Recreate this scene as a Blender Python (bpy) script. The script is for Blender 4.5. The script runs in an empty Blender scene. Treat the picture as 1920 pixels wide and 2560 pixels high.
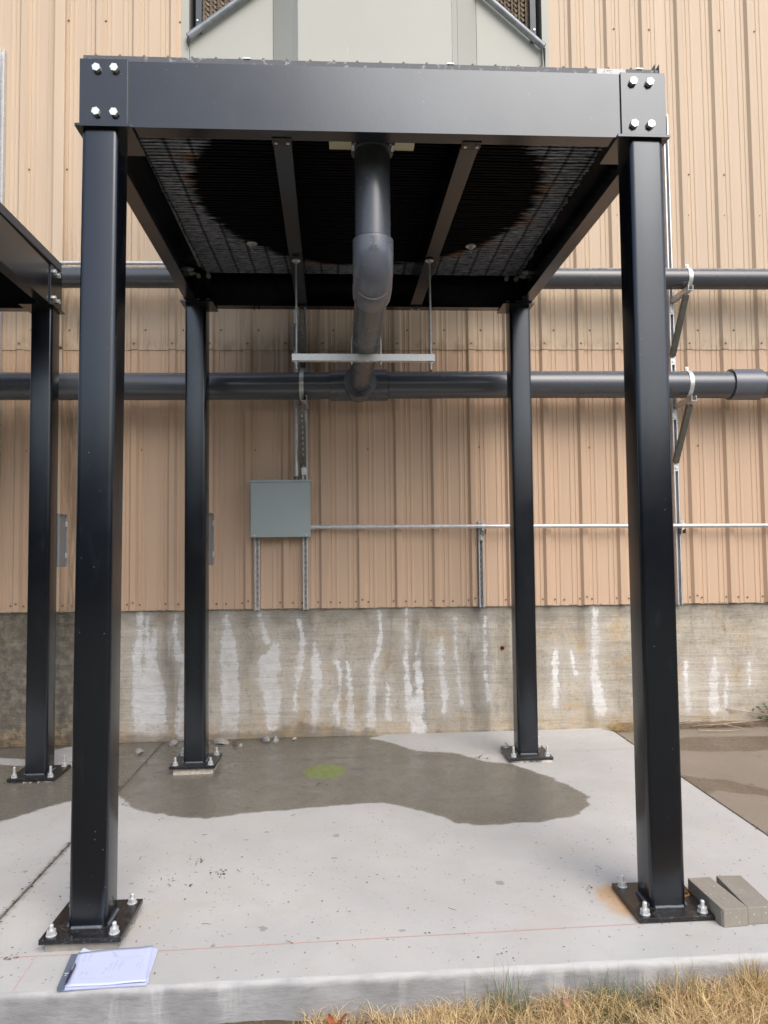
import bpy, bmesh, math, random
import numpy as np
from mathutils import Vector, Matrix
random.seed(7); rng = np.random.default_rng(11)
R = math.radians
S = bpy.context.scene
C = S.collection

# ---------------------------------------------------------------- camera
cd = bpy.data.cameras.new('camera'); cam = bpy.data.objects.new('camera', cd); C.objects.link(cam)
cd.sensor_fit = 'VERTICAL'; cd.sensor_height = 36.0
cd.lens = 1813.27 / 2560 * 36.0
cd.clip_start = 0.05; cd.clip_end = 2000
YAW, PIT, ROL = 0.0549949, 0.0496599, -0.0105205
fwd = Vector((math.sin(YAW) * math.cos(PIT), math.cos(YAW) * math.cos(PIT), math.sin(PIT)))
right0 = fwd.cross(Vector((0, 0, 1))).normalized(); up0 = right0.cross(fwd)
# image u' = c u - s v (v down), v' = s u + c v  ->  camera right axis / up axis in world
cR, sR = math.cos(ROL), math.sin(ROL)
right = right0 * cR + up0 * sR
up = up0 * cR - right0 * sR
M = Matrix((right, up, -fwd)).transposed().to_4x4()
M.translation = Vector((-0.150865, -3.107593, 1.500674))
cam.matrix_world = M
S.camera = cam

# ---------------------------------------------------------------- world, sun, exposure
SUN_EL, SUN_AZ = R(46), R(156)       # azimuth clockwise from +Y; behind the camera, a little to the right
w = bpy.data.worlds.new('World'); S.world = w; w.use_nodes = True
nt = w.node_tree; nt.nodes.clear()
sky = nt.nodes.new('ShaderNodeTexSky'); sky.sky_type = 'NISHITA'; sky.sun_disc = False
sky.sun_elevation = SUN_EL; sky.sun_rotation = SUN_AZ
sky.air_density = 1.0; sky.dust_density = 3.5; sky.ozone_density = 1.0
hs = nt.nodes.new('ShaderNodeHueSaturation'); hs.inputs['Saturation'].default_value = 0.85
bg = nt.nodes.new('ShaderNodeBackground'); bg.inputs['Strength'].default_value = 0.15
wo = nt.nodes.new('ShaderNodeOutputWorld')
nt.links.new(sky.outputs[0], hs.inputs['Color']); nt.links.new(hs.outputs[0], bg.inputs[0]); nt.links.new(bg.outputs[0], wo.inputs[0])
sd = bpy.data.lights.new('sun', 'SUN'); sd.energy = 1.0; sd.angle = R(45); sd.color = (1.0, 0.985, 0.955)
so = bpy.data.objects.new('sun', sd); C.objects.link(so)
sdir = Vector((math.sin(SUN_AZ) * math.cos(SUN_EL), math.cos(SUN_AZ) * math.cos(SUN_EL), math.sin(SUN_EL)))
so.rotation_euler = sdir.to_track_quat('Z', 'Y').to_euler()
S.view_settings.view_transform = 'Standard'; S.view_settings.look = 'None'
S.view_settings.exposure = 0.60; S.view_settings.gamma = 1.0
S.view_settings.use_curve_mapping = False
S.render.engine = 'CYCLES'
S.cycles.max_bounces = 8; S.cycles.diffuse_bounces = 4; S.cycles.glossy_bounces = 4

# ---------------------------------------------------------------- material helpers
class NT:
    def __init__(s, name):
        s.m = bpy.data.materials.new(name); s.m.use_nodes = True
        s.t = s.m.node_tree; s.t.nodes.clear()
        s.out = s.n('ShaderNodeOutputMaterial'); s.b = s.n('ShaderNodeBsdfPrincipled')
        s.l(s.b.outputs[0], s.out.inputs[0])
    def n(s, t, **k):
        o = s.t.nodes.new(t)
        for a, v in k.items(): setattr(o, a, v)
        return o
    def l(s, a, b): s.t.links.new(a, b)
    def set(s, **k):
        for a, v in k.items():
            i = s.b.inputs[a.replace('_', ' ')]
            if hasattr(v, 'links'): s.l(v, i)
            else: i.default_value = v if not (isinstance(v, tuple) and len(v) == 3) else (*v, 1)
    def pos(s):
        return s.n('ShaderNodeNewGeometry').outputs['Position']
    def vec(s, scale=(1, 1, 1), src=None):
        mp = s.n('ShaderNodeMapping'); mp.inputs['Scale'].default_value = scale
        s.l(src or s.pos(), mp.inputs[0]); return mp.outputs[0]
    def noise(s, scale=5, detail=4, rough=.55, stretch=(1, 1, 1), dist=0):
        o = s.n('ShaderNodeTexNoise'); o.inputs['Scale'].default_value = scale
        o.inputs['Detail'].default_value = detail; o.inputs['Roughness'].default_value = rough
        o.inputs['Distortion'].default_value = dist
        s.l(s.vec(stretch), o.inputs['Vector']); return o.outputs[0]
    def voro(s, scale=5, feature='F1', stretch=(1, 1, 1), out='Distance', rnd=1):
        o = s.n('ShaderNodeTexVoronoi', feature=feature); o.inputs['Scale'].default_value = scale
        o.inputs['Randomness'].default_value = rnd
        s.l(s.vec(stretch), o.inputs['Vector']); return o.outputs[out]
    def ramp(s, f, *st):
        o = s.n('ShaderNodeValToRGB'); e = o.color_ramp.elements
        while len(e) < len(st): e.new(.5)
        for i, (p, c) in enumerate(st):
            e[i].position = p; e[i].color = (c, c, c, 1) if not isinstance(c, tuple) else (*c, 1)
        s.l(f, o.inputs[0]); return o.outputs[0]
    def mix(s, f, a, b, mode='MIX'):
        o = s.n('ShaderNodeMix', data_type='RGBA', blend_type=mode)
        for i, v in ((0, f), (6, a), (7, b)):
            if hasattr(v, 'links'): s.l(v, o.inputs[i])
            else: o.inputs[i].default_value = (*v, 1) if isinstance(v, tuple) else v
        return o.outputs[2]
    def math(s, op, a, b=0, c=None, clamp=False):
        o = s.n('ShaderNodeMath', operation=op, use_clamp=clamp)
        for i, v in enumerate((a, b) if c is None else (a, b, c)):
            if hasattr(v, 'links'): s.l(v, o.inputs[i])
            else: o.inputs[i].default_value = v
        return o.outputs[0]
    def attr(s, name):
        return s.n('ShaderNodeAttribute', attribute_name=name).outputs['Fac']
    def sep(s):
        o = s.n('ShaderNodeSeparateXYZ'); s.l(s.pos(), o.inputs[0]); return o.outputs
    def step(s, v, lo, hi):     # smooth 0..1
        o = s.n('ShaderNodeMapRange'); o.interpolation_type = 'SMOOTHSTEP'
        o.inputs[1].default_value = lo; o.inputs[2].default_value = hi
        s.l(v, o.inputs[0]); return o.outputs[0]
    def bump(s, h, strength=.3, dist=.01):
        o = s.n('ShaderNodeBump'); o.inputs['Strength'].default_value = strength; o.inputs['Distance'].default_value = dist
        s.l(h, o.inputs['Height']); s.l(o.outputs[0], s.b.inputs['Normal'])

def simple(name, col, rough=.5, metal=0.0, var=.12, nscale=8, bump=0, spec=.5):
    t = NT(name)
    n = t.noise(nscale, 5)
    c = t.mix(t.ramp(n, (.3, 0.0), (.7, 1.0)), tuple(x * (1 - var) for x in col), tuple(min(1, x * (1 + var)) for x in col))
    t.set(Base_Color=c, Metallic=metal)
    t.set(Roughness=t.math('MULTIPLY_ADD', n, .25, rough - .12))
    t.b.inputs['Specular IOR Level'].default_value = spec
    if bump: t.bump(t.noise(nscale * 8, 3), bump, .003)
    return t.m

def m_paint():
    t = NT('black_gloss_paint')
    n = t.noise(3, 4); fine = t.noise(90, 3, stretch=(1, 1, .25))
    dust = t.math('ADD', t.step(t.noise(14, 6, .7, (1, 1, .35)), .54, .75), t.math('MULTIPLY', t.step(t.noise(22, 6, .75, (1, 1, .08)), .60, .72), .8))
    speck = t.step(t.voro(28), .075, .05)
    speck = t.math('MULTIPLY', speck, t.step(t.noise(5, 2), .52, .6))
    c = t.mix(t.math('MULTIPLY', dust, .35), (.004, .005, .0085), (.028, .031, .037))
    c = t.mix(t.math('MULTIPLY', speck, .5), c, (.25, .25, .24))
    t.set(Base_Color=c, Roughness=t.math('MULTIPLY_ADD', n, .16, .13))
    t.b.inputs['Specular IOR Level'].default_value = .9; t.b.inputs['Specular Tint'].default_value = (.88, .94, 1.0, 1)
    t.bump(t.math('ADD', fine, t.math('MULTIPLY', n, 2)), .06, .002)
    return t.m
def m_plate():
    t = NT('dusty_black_plate')
    v = t.step(t.noise(75, 5, .75, dist=1.5), .54, .62)
    r = t.step(t.noise(9, 4), .62, .75)
    c = t.mix(t.math('MULTIPLY', v, .6), (.009, .009, .0105), (.17, .16, .145))
    c = t.mix(t.math('MULTIPLY', r, .3), c, (.10, .045, .015))
    t.set(Base_Color=c, Roughness=t.math('MULTIPLY_ADD', v, .4, .3)); return t.m
def m_galv():
    t = NT('galvanised_steel')
    v = t.voro(60, out='Color'); n = t.noise(12, 5)
    bw = t.n('ShaderNodeRGBToBW'); t.l(v, bw.inputs[0])
    f = t.math('ADD', t.math('MULTIPLY', bw.outputs[0], .5), t.math('MULTIPLY', n, .6))
    t.set(Base_Color=t.mix(f, (.46, .47, .48), (.74, .75, .755)), Metallic=.5, Roughness=t.math('MULTIPLY_ADD', n, .3, .28))
    return t.m
def m_zinc():
    t = NT('bright_zinc'); n = t.noise(60, 3)
    t.set(Base_Color=t.mix(n, (.6, .62, .62), (.76, .78, .78)), Metallic=.5, Roughness=.38); return t.m
def m_pvc(name, a, b, fade):
    t = NT(name)
    n = t.noise(4, 5, .6, (.4, 1, 1)); sc = t.noise(70, 4, .7, (.15, 1, 1))
    z = t.n('ShaderNodeNewGeometry').outputs['Normal']; sp = t.n('ShaderNodeSeparateXYZ'); t.l(z, sp.inputs[0])
    chalk = t.math('MULTIPLY', t.step(sp.outputs[2], .45, .9), t.step(t.noise(30, 5, .75), .35, .6))
    c = t.mix(n, a, b)
    c = t.mix(t.math('MULTIPLY', chalk, fade), c, (.36, .36, .35))
    c = t.mix(t.math('MULTIPLY', t.step(sc, .6, .75), .12), c, (.3, .3, .3))
    t.set(Base_Color=c, Roughness=t.math('MULTIPLY_ADD', n, .22, .15)); t.b.inputs['Specular IOR Level'].default_value = .7; return t.m
def m_siding(name, base, dirt=.5):
    t = NT(name)
    st = t.noise(7, 5, .6, (1, 1, .05)); n = t.noise(1.3, 4)
    fine = t.noise(60, 4, .6, (1, 1, .12))
    X, Y, Z = t.sep()
    c = t.mix(t.ramp(st, (.3, 0.0), (.75, 1.0)), tuple(x * .93 for x in base), tuple(x * 1.05 for x in base))
    c = t.mix(t.math('MULTIPLY', t.step(fine, .6, .8), .18), c, tuple(x * .8 for x in base))
    # grime that ran down the left bay, and at the lap seam
    gx = t.math('MULTIPLY', t.step(X, -2.52, -2.40), t.step(X, -2.12, -2.25))
    g = t.math('MULTIPLY', gx, t.step(t.noise(9, 6, .7, (1, 1, .12)), .38, .62))
    g = t.math('MULTIPLY', g, t.step(Z, 4.6, 3.6))
    c = t.mix(t.math('MULTIPLY', g, .75), c, (.16, .11, .07))
    sm = t.math('MULTIPLY', t.math('MULTIPLY', t.step(Z, 3.12, 3.18), t.step(Z, 3.33, 3.2)), t.step(t.noise(10, 5, .7, (1, 1, .5)), .42, .65))
    c = t.mix(t.math('MULTIPLY', sm, dirt), c, (.27, .18, .11))
    b = t.math('MULTIPLY', t.step(t.noise(26, 5, .7, (1, 1, .2)), .64, .72), t.step(t.noise(2.2, 2), .5, .62))
    c = t.mix(t.math('MULTIPLY', b, .3), c, (.3, .2, .13))
    t.set(Base_Color=c, Roughness=.5); t.b.inputs['Specular IOR Level'].default_value = .3
    t.bump(t.noise(2.5, 3, .5, (1, 1, .3)), .25, .02)
    return t.m
def m_slab(name, dry, wet, attrs=True, old=False):
    t = NT(name)
    n1 = t.noise(1.6, 5, .6); n2 = t.noise(9, 6, .65); n3 = t.noise(120, 4, .7); br = t.noise(160, 2, .6, (1, .12, 1))
    c = t.mix(t.ramp(n1, (.3, 0.0), (.7, 1.0)), tuple(x * .85 for x in dry), tuple(min(1, x * 1.04) for x in dry))
    c = t.mix(t.math('MULTIPLY', t.step(n2, .5, .75), .3), c, tuple(x * .82 for x in dry))
    c = t.mix(t.math('MULTIPLY', t.step(n3, .35, .7), .16), c, tuple(x * .72 for x in dry))
    c = t.mix(t.math('MULTIPLY', t.step(t.noise(2.3, 4, .6), .52, .72), .2), c, (dry[0] * 1.0, dry[1] * .86, dry[2] * .7))
    # drips and specks of dirt
    v = t.n('ShaderNodeTexVoronoi'); v.inputs['Scale'].default_value = 11
    nd = t.n('ShaderNodeTexNoise'); nd.inputs['Scale'].default_value = 30
    add = t.n('ShaderNodeMixRGB'); add.inputs[0].default_value = .035
    t.l(t.pos(), add.inputs[1]); t.l(nd.outputs[1], add.inputs[2]); t.l(t.pos(), nd.inputs[0]); t.l(add.outputs[0], v.inputs[0])
    bw = t.n('ShaderNodeSeparateColor'); t.l(v.outputs['Color'], bw.inputs[0])
    rad = t.math('MULTIPLY', t.math('POWER', bw.outputs[0], 6), .22)
    sp = t.step(t.math('SUBTRACT', v.outputs['Distance'], rad), .03, .0)
    sp = t.math('MULTIPLY', sp, t.step(bw.outputs[1], .5, .55))
    X, Y, Z = t.sep()
    c = t.mix(t.math('MULTIPLY', sp, .5), c, tuple(x * .32 for x in dry))
    v2 = t.n('ShaderNodeTexVoronoi'); v2.inputs['Scale'].default_value = 38; t.l(add.outputs[0], v2.inputs[0])
    b2 = t.n('ShaderNodeSeparateColor'); t.l(v2.outputs['Color'], b2.inputs[0])
    s2 = t.math('MULTIPLY', t.step(v2.outputs['Distance'], .19, .12), t.step(b2.outputs[0], .70, .72))
    c = t.mix(t.math('MULTIPLY', s2, .6), c, (.07, .06, .05))
    rough = .8
    if attrs:
        e = t.math('MULTIPLY_ADD', t.math('SUBTRACT', t.noise(7, 6, .6), .5), .11, t.attr('wet'))
        e = t.math('MULTIPLY_ADD', t.math('SUBTRACT', t.noise(60, 3, .6), .5), .018, e)
        wf = t.math('MULTIPLY_ADD', t.step(e, .010, -.010), .86, t.math('MULTIPLY', t.step(e, .03, -.05), .14))
        wc = t.mix(t.ramp(n1, (.3, 0.0), (.7, 1.0)), tuple(x * .86 for x in wet), tuple(x * 1.12 for x in wet))
        wc = t.mix(t.math('MULTIPLY', t.step(n2, .5, .7), .25), wc, tuple(x * .75 for x in wet))
        wc = t.mix(t.math('MULTIPLY', t.step(n3, .4, .7), .15), wc, tuple(x * .7 for x in wet))
        wc = t.mix(t.math('MULTIPLY', s2, .5), wc, (.04, .035, .03))
        c = t.mix(wf, c, wc)
        gh = t.ramp(t.noise(35, 5, .7), (.36, .25), (.5, 1.0))
        gr = t.step(t.math('MULTIPLY_ADD', t.math('SUBTRACT', t.noise(22, 5), .5), .05, t.attr('green')), .012, -.02)
        c = t.mix(t.math('MULTIPLY', t.math('MULTIPLY', gr, gh), .9), c, t.mix(t.noise(18, 3), (.12, .18, .02), (.24, .31, .05)))
        pu = t.step(t.math('MULTIPLY_ADD', t.math('SUBTRACT', t.noise(30, 4), .5), .06, t.attr('violet')), .012, -.02)
        c = t.mix(t.math('MULTIPLY', pu, .45), c, (.12, .10, .13))
        ru = t.math('MULTIPLY', t.step(t.math('MULTIPLY_ADD', t.math('SUBTRACT', t.noise(16, 5), .5), .12, t.attr('rust')), .10, 0.0), .7)
        c = t.mix(ru, c, (.55, .30, .09))
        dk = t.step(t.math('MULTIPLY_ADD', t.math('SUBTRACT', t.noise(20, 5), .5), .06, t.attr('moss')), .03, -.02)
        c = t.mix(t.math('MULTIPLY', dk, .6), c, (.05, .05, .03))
        t.set(Roughness=t.math('MULTIPLY_ADD', t.math('MULTIPLY', wf, t.ramp(n2, (.3, 1.0), (.65, .55))), -.72, .82))
    else: t.set(Roughness=.85)
    t.set(Base_Color=c); t.b.inputs['Specular IOR Level'].default_value = .35
    t.bump(t.math('ADD', t.math('ADD', n3, br), t.math('MULTIPLY', n2, .6)), .12 if not old else .5, .004)
    return t.m
def m_curb():
    t = NT('curb_concrete')
    X, Y, Z = t.sep()
    n = t.noise(5, 6, .6, (1, 1, 1.2)); n2 = t.noise(40, 5, .7, (.25, 1, 1)); dr = t.noise(9, 5, .6, (1, 1, .15))
    c = t.mix(t.ramp(n, (.3, 0.0), (.7, 1.0)), (.24, .245, .25), (.38, .385, .395))
    c = t.mix(t.math('MULTIPLY', t.step(n2, .48, .7), .5), c, (.20, .20, .20))
    c = t.mix(t.math('MULTIPLY', t.step(dr, .55, .7), .45), c, (.58, .585, .59))
    c = t.mix(t.step(t.math('MULTIPLY_ADD', t.math('SUBTRACT', t.noise(12, 5), .5), .04, Z), -.075, -.035), c, (.50, .50, .49))
    t.set(Base_Color=c, Roughness=.85); t.bump(t.math('ADD', n2, n), .5, .008); return t.m
def m_found():
    t = NT('stained_old_concrete')
    X, Y, Z = t.sep()
    n1 = t.noise(2.2, 6, .6); n2 = t.noise(14, 6, .7); ln = t.noise(26, 5, .65, (.12, 1, 1.6)); dr = t.noise(5, 5, .6, (1, 1, .12)); n4 = t.noise(60, 5, .7)
    c = t.mix(t.ramp(n1, (.3, 0.0), (.7, 1.0)), (.41, .365, .295), (.57, .515, .43))
    c = t.mix(t.math('MULTIPLY', t.step(ln, .50, .68), .32), c, (.26, .225, .17))
    c = t.mix(t.math('MULTIPLY', t.step(n2, .5, .72), .4), c, (.53, .49, .42))
    c = t.mix(t.math('MULTIPLY', t.step(t.noise(3.4, 6, .65), .53, .67), .55), c, (.52, .36, .17))
    c = t.mix(t.math('MULTIPLY', t.step(dr, .50, .64), .6), c, (.19, .175, .145))
    c = t.mix(t.math('MULTIPLY', t.step(t.noise(7, 6, .7, (1, 1, .3)), .56, .66), .45), c, (.62, .60, .55))
    c = t.mix(t.math('MULTIPLY', t.step(t.noise(90, 3, .7), .60, .7), .5), c, (.12, .11, .09))
    # uneven darker grey band under the siding, damp brown band at the foot
    top = t.step(t.math('MULTIPLY_ADD', t.math('SUBTRACT', t.noise(6, 6, .65), .5), .35, Z), .82, .97)
    c = t.mix(t.math('MULTIPLY', top, .55), c, (.17, .165, .14))
    c = t.mix(t.math('MULTIPLY', t.step(t.noise(1.7, 6, .7, (1, 1, .8)), .48, .62), .38), c, (.215, .19, .15))
    c = t.mix(t.math('MULTIPLY', t.step(t.noise(30, 6, .75), .55, .62), .35), c, (.16, .14, .11))
    # efflorescence
    e = t.math('MULTIPLY_ADD', t.math('SUBTRACT', t.noise(30, 7, .78, (1, 1, .45)), .5), .13, t.attr('white'))
    e = t.math('MULTIPLY_ADD', t.math('SUBTRACT', ln, .5), .06, e)
    ef = t.step(e, .010, -.012)
    brk = t.ramp(t.noise(17, 6, .7, (.5, 1, 1.3)), (.32, .3), (.52, 1.0)); brk2 = t.ramp(t.noise(3, 3), (.35, .45), (.6, 1.0))
    c = t.mix(t.math('MULTIPLY', t.math('MULTIPLY', ef, brk), brk2), c, (.80, .795, .785))
    core = t.step(e, -.004, -.022)
    c = t.mix(t.math('MULTIPLY', core, t.math('MULTIPLY', brk2, .3)), c, (.80, .80, .79))
    e2 = t.step(t.math('MULTIPLY_ADD', t.math('SUBTRACT', n2, .5), .1, t.attr('white')), .10, .0)
    c = t.mix(t.math('MULTIPLY', e2, .25), c, (.62, .62, .62))
    # mossy dark bay at the left
    mo = t.step(t.math('MULTIPLY_ADD', t.math('SUBTRACT', n1, .5), .3, X), -1.98, -2.14)
    c = t.mix(t.math('MULTIPLY', mo, .78), c, t.mix(t.step(n2, .4, .65), (.055, .05, .038), (.20, .175, .13)))
    gm = t.math('MULTIPLY', mo, t.step(t.math('MULTIPLY_ADD', t.math('SUBTRACT', t.noise(5, 5), .5), .3, t.math('ABSOLUTE', t.math('ADD', X, 2.17))), .09, .03))
    c = t.mix(t.math('MULTIPLY', gm, .75), c, (.045, .055, .022))
    ft = t.step(t.math('MULTIPLY_ADD', t.math('SUBTRACT', t.noise(7, 5, .6), .5), .16, t.attr('foot')), .02, -.03)
    c = t.mix(t.math('MULTIPLY', ft, .6), c, (.15, .115, .075))
    bot = t.math('MULTIPLY', t.step(t.math('MULTIPLY_ADD', t.math('SUBTRACT', t.noise(8, 5, .6), .5), .3, Z), .18, .04), t.step(n2, .42, .6))
    c = t.mix(t.math('MULTIPLY', bot, .4), c, (.48, .33, .17))
    c = t.mix(t.math('MULTIPLY', t.step(n4, .58, .7), .25), c, (.14, .125, .1))
    t.set(Base_Color=c, Roughness=.88)
    t.bump(t.math('ADD', t.math('ADD', t.math('MULTIPLY', ln, 1.0), t.math('MULTIPLY', n2, .8)), t.math('MULTIPLY', e2, .5)), .55, .012)
    return t.m
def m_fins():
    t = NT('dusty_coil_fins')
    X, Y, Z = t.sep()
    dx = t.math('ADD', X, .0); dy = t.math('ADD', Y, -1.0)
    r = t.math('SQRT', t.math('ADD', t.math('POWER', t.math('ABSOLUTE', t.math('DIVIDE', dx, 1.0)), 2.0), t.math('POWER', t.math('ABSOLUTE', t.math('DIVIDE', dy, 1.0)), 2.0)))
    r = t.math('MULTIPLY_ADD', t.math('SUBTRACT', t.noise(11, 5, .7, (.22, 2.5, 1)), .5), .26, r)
    f = t.step(r, .96, 1.03)  # near-black within a rough circle, dust colour outside it
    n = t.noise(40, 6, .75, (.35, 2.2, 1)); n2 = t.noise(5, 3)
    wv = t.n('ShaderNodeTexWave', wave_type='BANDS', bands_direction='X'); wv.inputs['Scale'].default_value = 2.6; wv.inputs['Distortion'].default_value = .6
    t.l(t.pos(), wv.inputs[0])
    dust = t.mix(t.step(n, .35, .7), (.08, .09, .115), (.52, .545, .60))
    dust = t.mix(t.math('MULTIPLY', t.step(wv.outputs['Fac'], .90, .99), .75), dust, (.02, .021, .03))  # dark streaks: shadow of the mesh behind, painted over the dust colour
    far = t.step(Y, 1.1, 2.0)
    dust = t.mix(t.math('MULTIPLY', far, .35), dust, (.04, .045, .06))  # colour gets darker towards the back
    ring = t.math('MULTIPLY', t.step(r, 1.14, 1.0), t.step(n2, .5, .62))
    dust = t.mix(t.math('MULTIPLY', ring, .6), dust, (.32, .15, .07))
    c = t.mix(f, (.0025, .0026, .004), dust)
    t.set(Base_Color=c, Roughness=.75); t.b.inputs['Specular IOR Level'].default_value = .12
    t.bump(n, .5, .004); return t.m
def m_casing():
    t = NT('grey_green_casing')
    n = t.noise(2, 4); st = t.step(t.noise(16, 5, .7, (1, 1, .12)), .66, .72)
    st = t.math('MULTIPLY', st, t.step(t.noise(4, 3), .45, .6))
    c = t.mix(n, (.37, .375, .335), (.43, .435, .395))
    c = t.mix(t.math('MULTIPLY', st, .6), c, (.72, .72, .67))
    t.set(Base_Color=c, Roughness=.5); return t.m
def m_rim():
    t = NT('weathered_pan_rim')
    v = t.step(t.noise(34, 6, .75), .55, .66)
    X, Y, Z = t.sep()
    br = t.math('MULTIPLY', t.step(X, .98, .985), t.step(X, 1.115, 1.11))
    v = t.math('MAXIMUM', t.math('MULTIPLY', v, .55), t.math('MULTIPLY', br, t.step(t.noise(80, 4, .8), .35, .45)))
    t.set(Base_Color=t.mix(v, (.085, .092, .108), (.65, .65, .65)), Roughness=.5); return t.m
def m_block():
    t = NT('speckled_grey_block')
    n = t.noise(9, 5); sp = t.step(t.voro(70), .28, .18); sp = t.math('MULTIPLY', sp, t.step(t.noise(20, 3), .5, .62))
    ln = t.noise(12, 4, .6, (9, 1, .6))
    c = t.mix(n, (.23, .21, .175), (.34, .31, .265))
    c = t.mix(t.math('MULTIPLY', sp, .7), c, (.6, .56, .5)); c = t.mix(t.math('MULTIPLY', t.step(ln, .5, .7), .3), c, (.16, .15, .13))
    t.set(Base_Color=c, Roughness=.85); t.bump(ln, .3, .003); return t.m
def m_grass(name, a, b, g):
    t = NT(name)
    at = t.attr('tint')
    c = t.mix(at, a, b); c = t.mix(t.attr('green'), c, g)
    t.set(Base_Color=c, Roughness=.6)
    return t.m
def m_soil():
    t = NT('dry_soil'); n = t.noise(14, 6, .7); n2 = t.noise(70, 4, .7)
    c = t.mix(n, (.07, .052, .033), (.17, .13, .08)); c = t.mix(t.math('MULTIPLY', t.step(n2, .5, .7), .5), c, (.33, .26, .14))
    t.set(Base_Color=c, Roughness=.95); t.bump(n2, .8, .02); return t.m
def m_field():
    t = NT('mown_grass_field'); n = t.noise(.5, 6, .6); n2 = t.noise(30, 4, .7)
    c = t.mix(n, (.07, .07, .03), (.14, .12, .055)); c = t.mix(t.math('MULTIPLY', n2, .5), c, (.05, .06, .02))
    t.set(Base_Color=c, Roughness=.95); return t.m

PAINT = m_paint(); PLATE = m_plate(); GALV = m_galv(); ZINC = m_zinc()
PVC = m_pvc('grey_pvc', (.062, .070, .088), (.09, .10, .12), .15)
PVC_OLD = m_pvc('chalked_pvc', (.05, .056, .068), (.08, .087, .10), .9)
PVC_T = m_pvc('grey_pvc_tee', (.07, .078, .098), (.085, .094, .115), .05)
PVC_LITE = m_pvc('grey_pvc_fitting', (.105, .115, .142), (.125, .137, .168), .0)
SIDE_LO = m_siding('tan_siding', (.60, .43, .305)); SIDE_UP = m_siding('tan_siding_upper', (.60, .47, .345))  # upper siding is a paler copy, its sunlit look put into the colour
TRIM = m_siding('tan_trim', (.60, .475, .355)); SCREW = simple('tan_screw', (.20, .13, .08), .5)
DRY = (.535, .53, .515); WET = (.185, .171, .142)
SLAB = m_slab('new_concrete', DRY, WET)
OLD = m_slab('old_brown_concrete', (.29, .245, .195), (.17, .13, .09), old=True)
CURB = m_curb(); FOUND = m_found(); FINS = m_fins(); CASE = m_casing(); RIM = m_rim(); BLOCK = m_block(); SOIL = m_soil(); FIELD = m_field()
BOX = simple('grey_blue_enamel', (.38, .445, .44), .42, 0, .04, 3)
BOXG = simple('grey_enamel', (.22, .24, .26), .4, 0, .05, 3)
DARKM = simple('dark_blue_grey_metal', (.055, .065, .085), .45, 0, .1, 10)
PIPEM = simple('weathered_steel_tube', (.24, .26, .28), .42, .3, .35, 14)
FILL = simple('brown_fill_media', (.20, .155, .11), .7, 0, .4, 30)
BLACK = simple('dark_void', (.006, .006, .007), .9)
CREAM = simple('cream_plastic', (.52, .49, .36), .5, 0, .05)
GROUT = simple('pale_grout', (.55, .50, .43), .9, 0, .25, 40, .6)
SHIM = simple('grey_shim', (.30, .285, .255), .85, 0, .15, 30, .3)
PAPER = simple('white_paper', (.58, .63, .86), .6, 0, .02); PAPER2 = simple('paper_edge', (.45, .48, .72), .6, 0, .05)
INK = simple('faint_ink', (.48, .50, .62), .7); BINDER = simple('slate_binding', (.12, .15, .20), .5); PEN = simple('dark_purple_plastic', (.03, .02, .06), .3)
LETTER = simple('dark_print', (.03, .03, .035), .6); WHITE = simple('white_print', (.8, .8, .8), .5)
STONE = simple('pale_rubble', (.36, .34, .31), .9, 0, .25, 20, .6); STONE_D = simple('brown_rubble', (.14, .10, .075), .9, 0, .35, 30, .6)
LITTER = simple('dead_leaf_bits', (.055, .045, .035), .9, 0, .4, 50); STRAW = simple('dry_straw', (.50, .36, .18), .8, 0, .25, 30)
TWIG = simple('dry_twig', (.30, .23, .16), .85, 0, .3, 30); RLEAF = simple('red_brown_leaf', (.32, .09, .03), .7, 0, .3, 30)
GLEAF = simple('green_leaf', (.07, .12, .03), .6, 0, .3, 30); JOINTM = simple('joint_filler', (.16, .125, .085), .95, 0, .35, 30, .8)
CHALK = simple('red_chalk', (.58, .36, .33), .9, 0, .12, 60); CHALK_W = simple('red_chalk_wet', (.20, .145, .12), .6, 0, .15, 60)
RUST = simple('rusty_ring', (.28, .12, .03), .8, 0, .3, 60); WELD = simple('weld_bead', (.10, .115, .13), .45, 0, .3, 60)
GLUE = simple('dark_pipe_cement', (.02, .021, .026), .35, 0, .3, 40)
RUBBER = simple('black_rubber', (.015, .015, .015), .7); BARE = simple('dark_galvanised', (.16, .16, .15), .5, .5, .2, 30)

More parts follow.
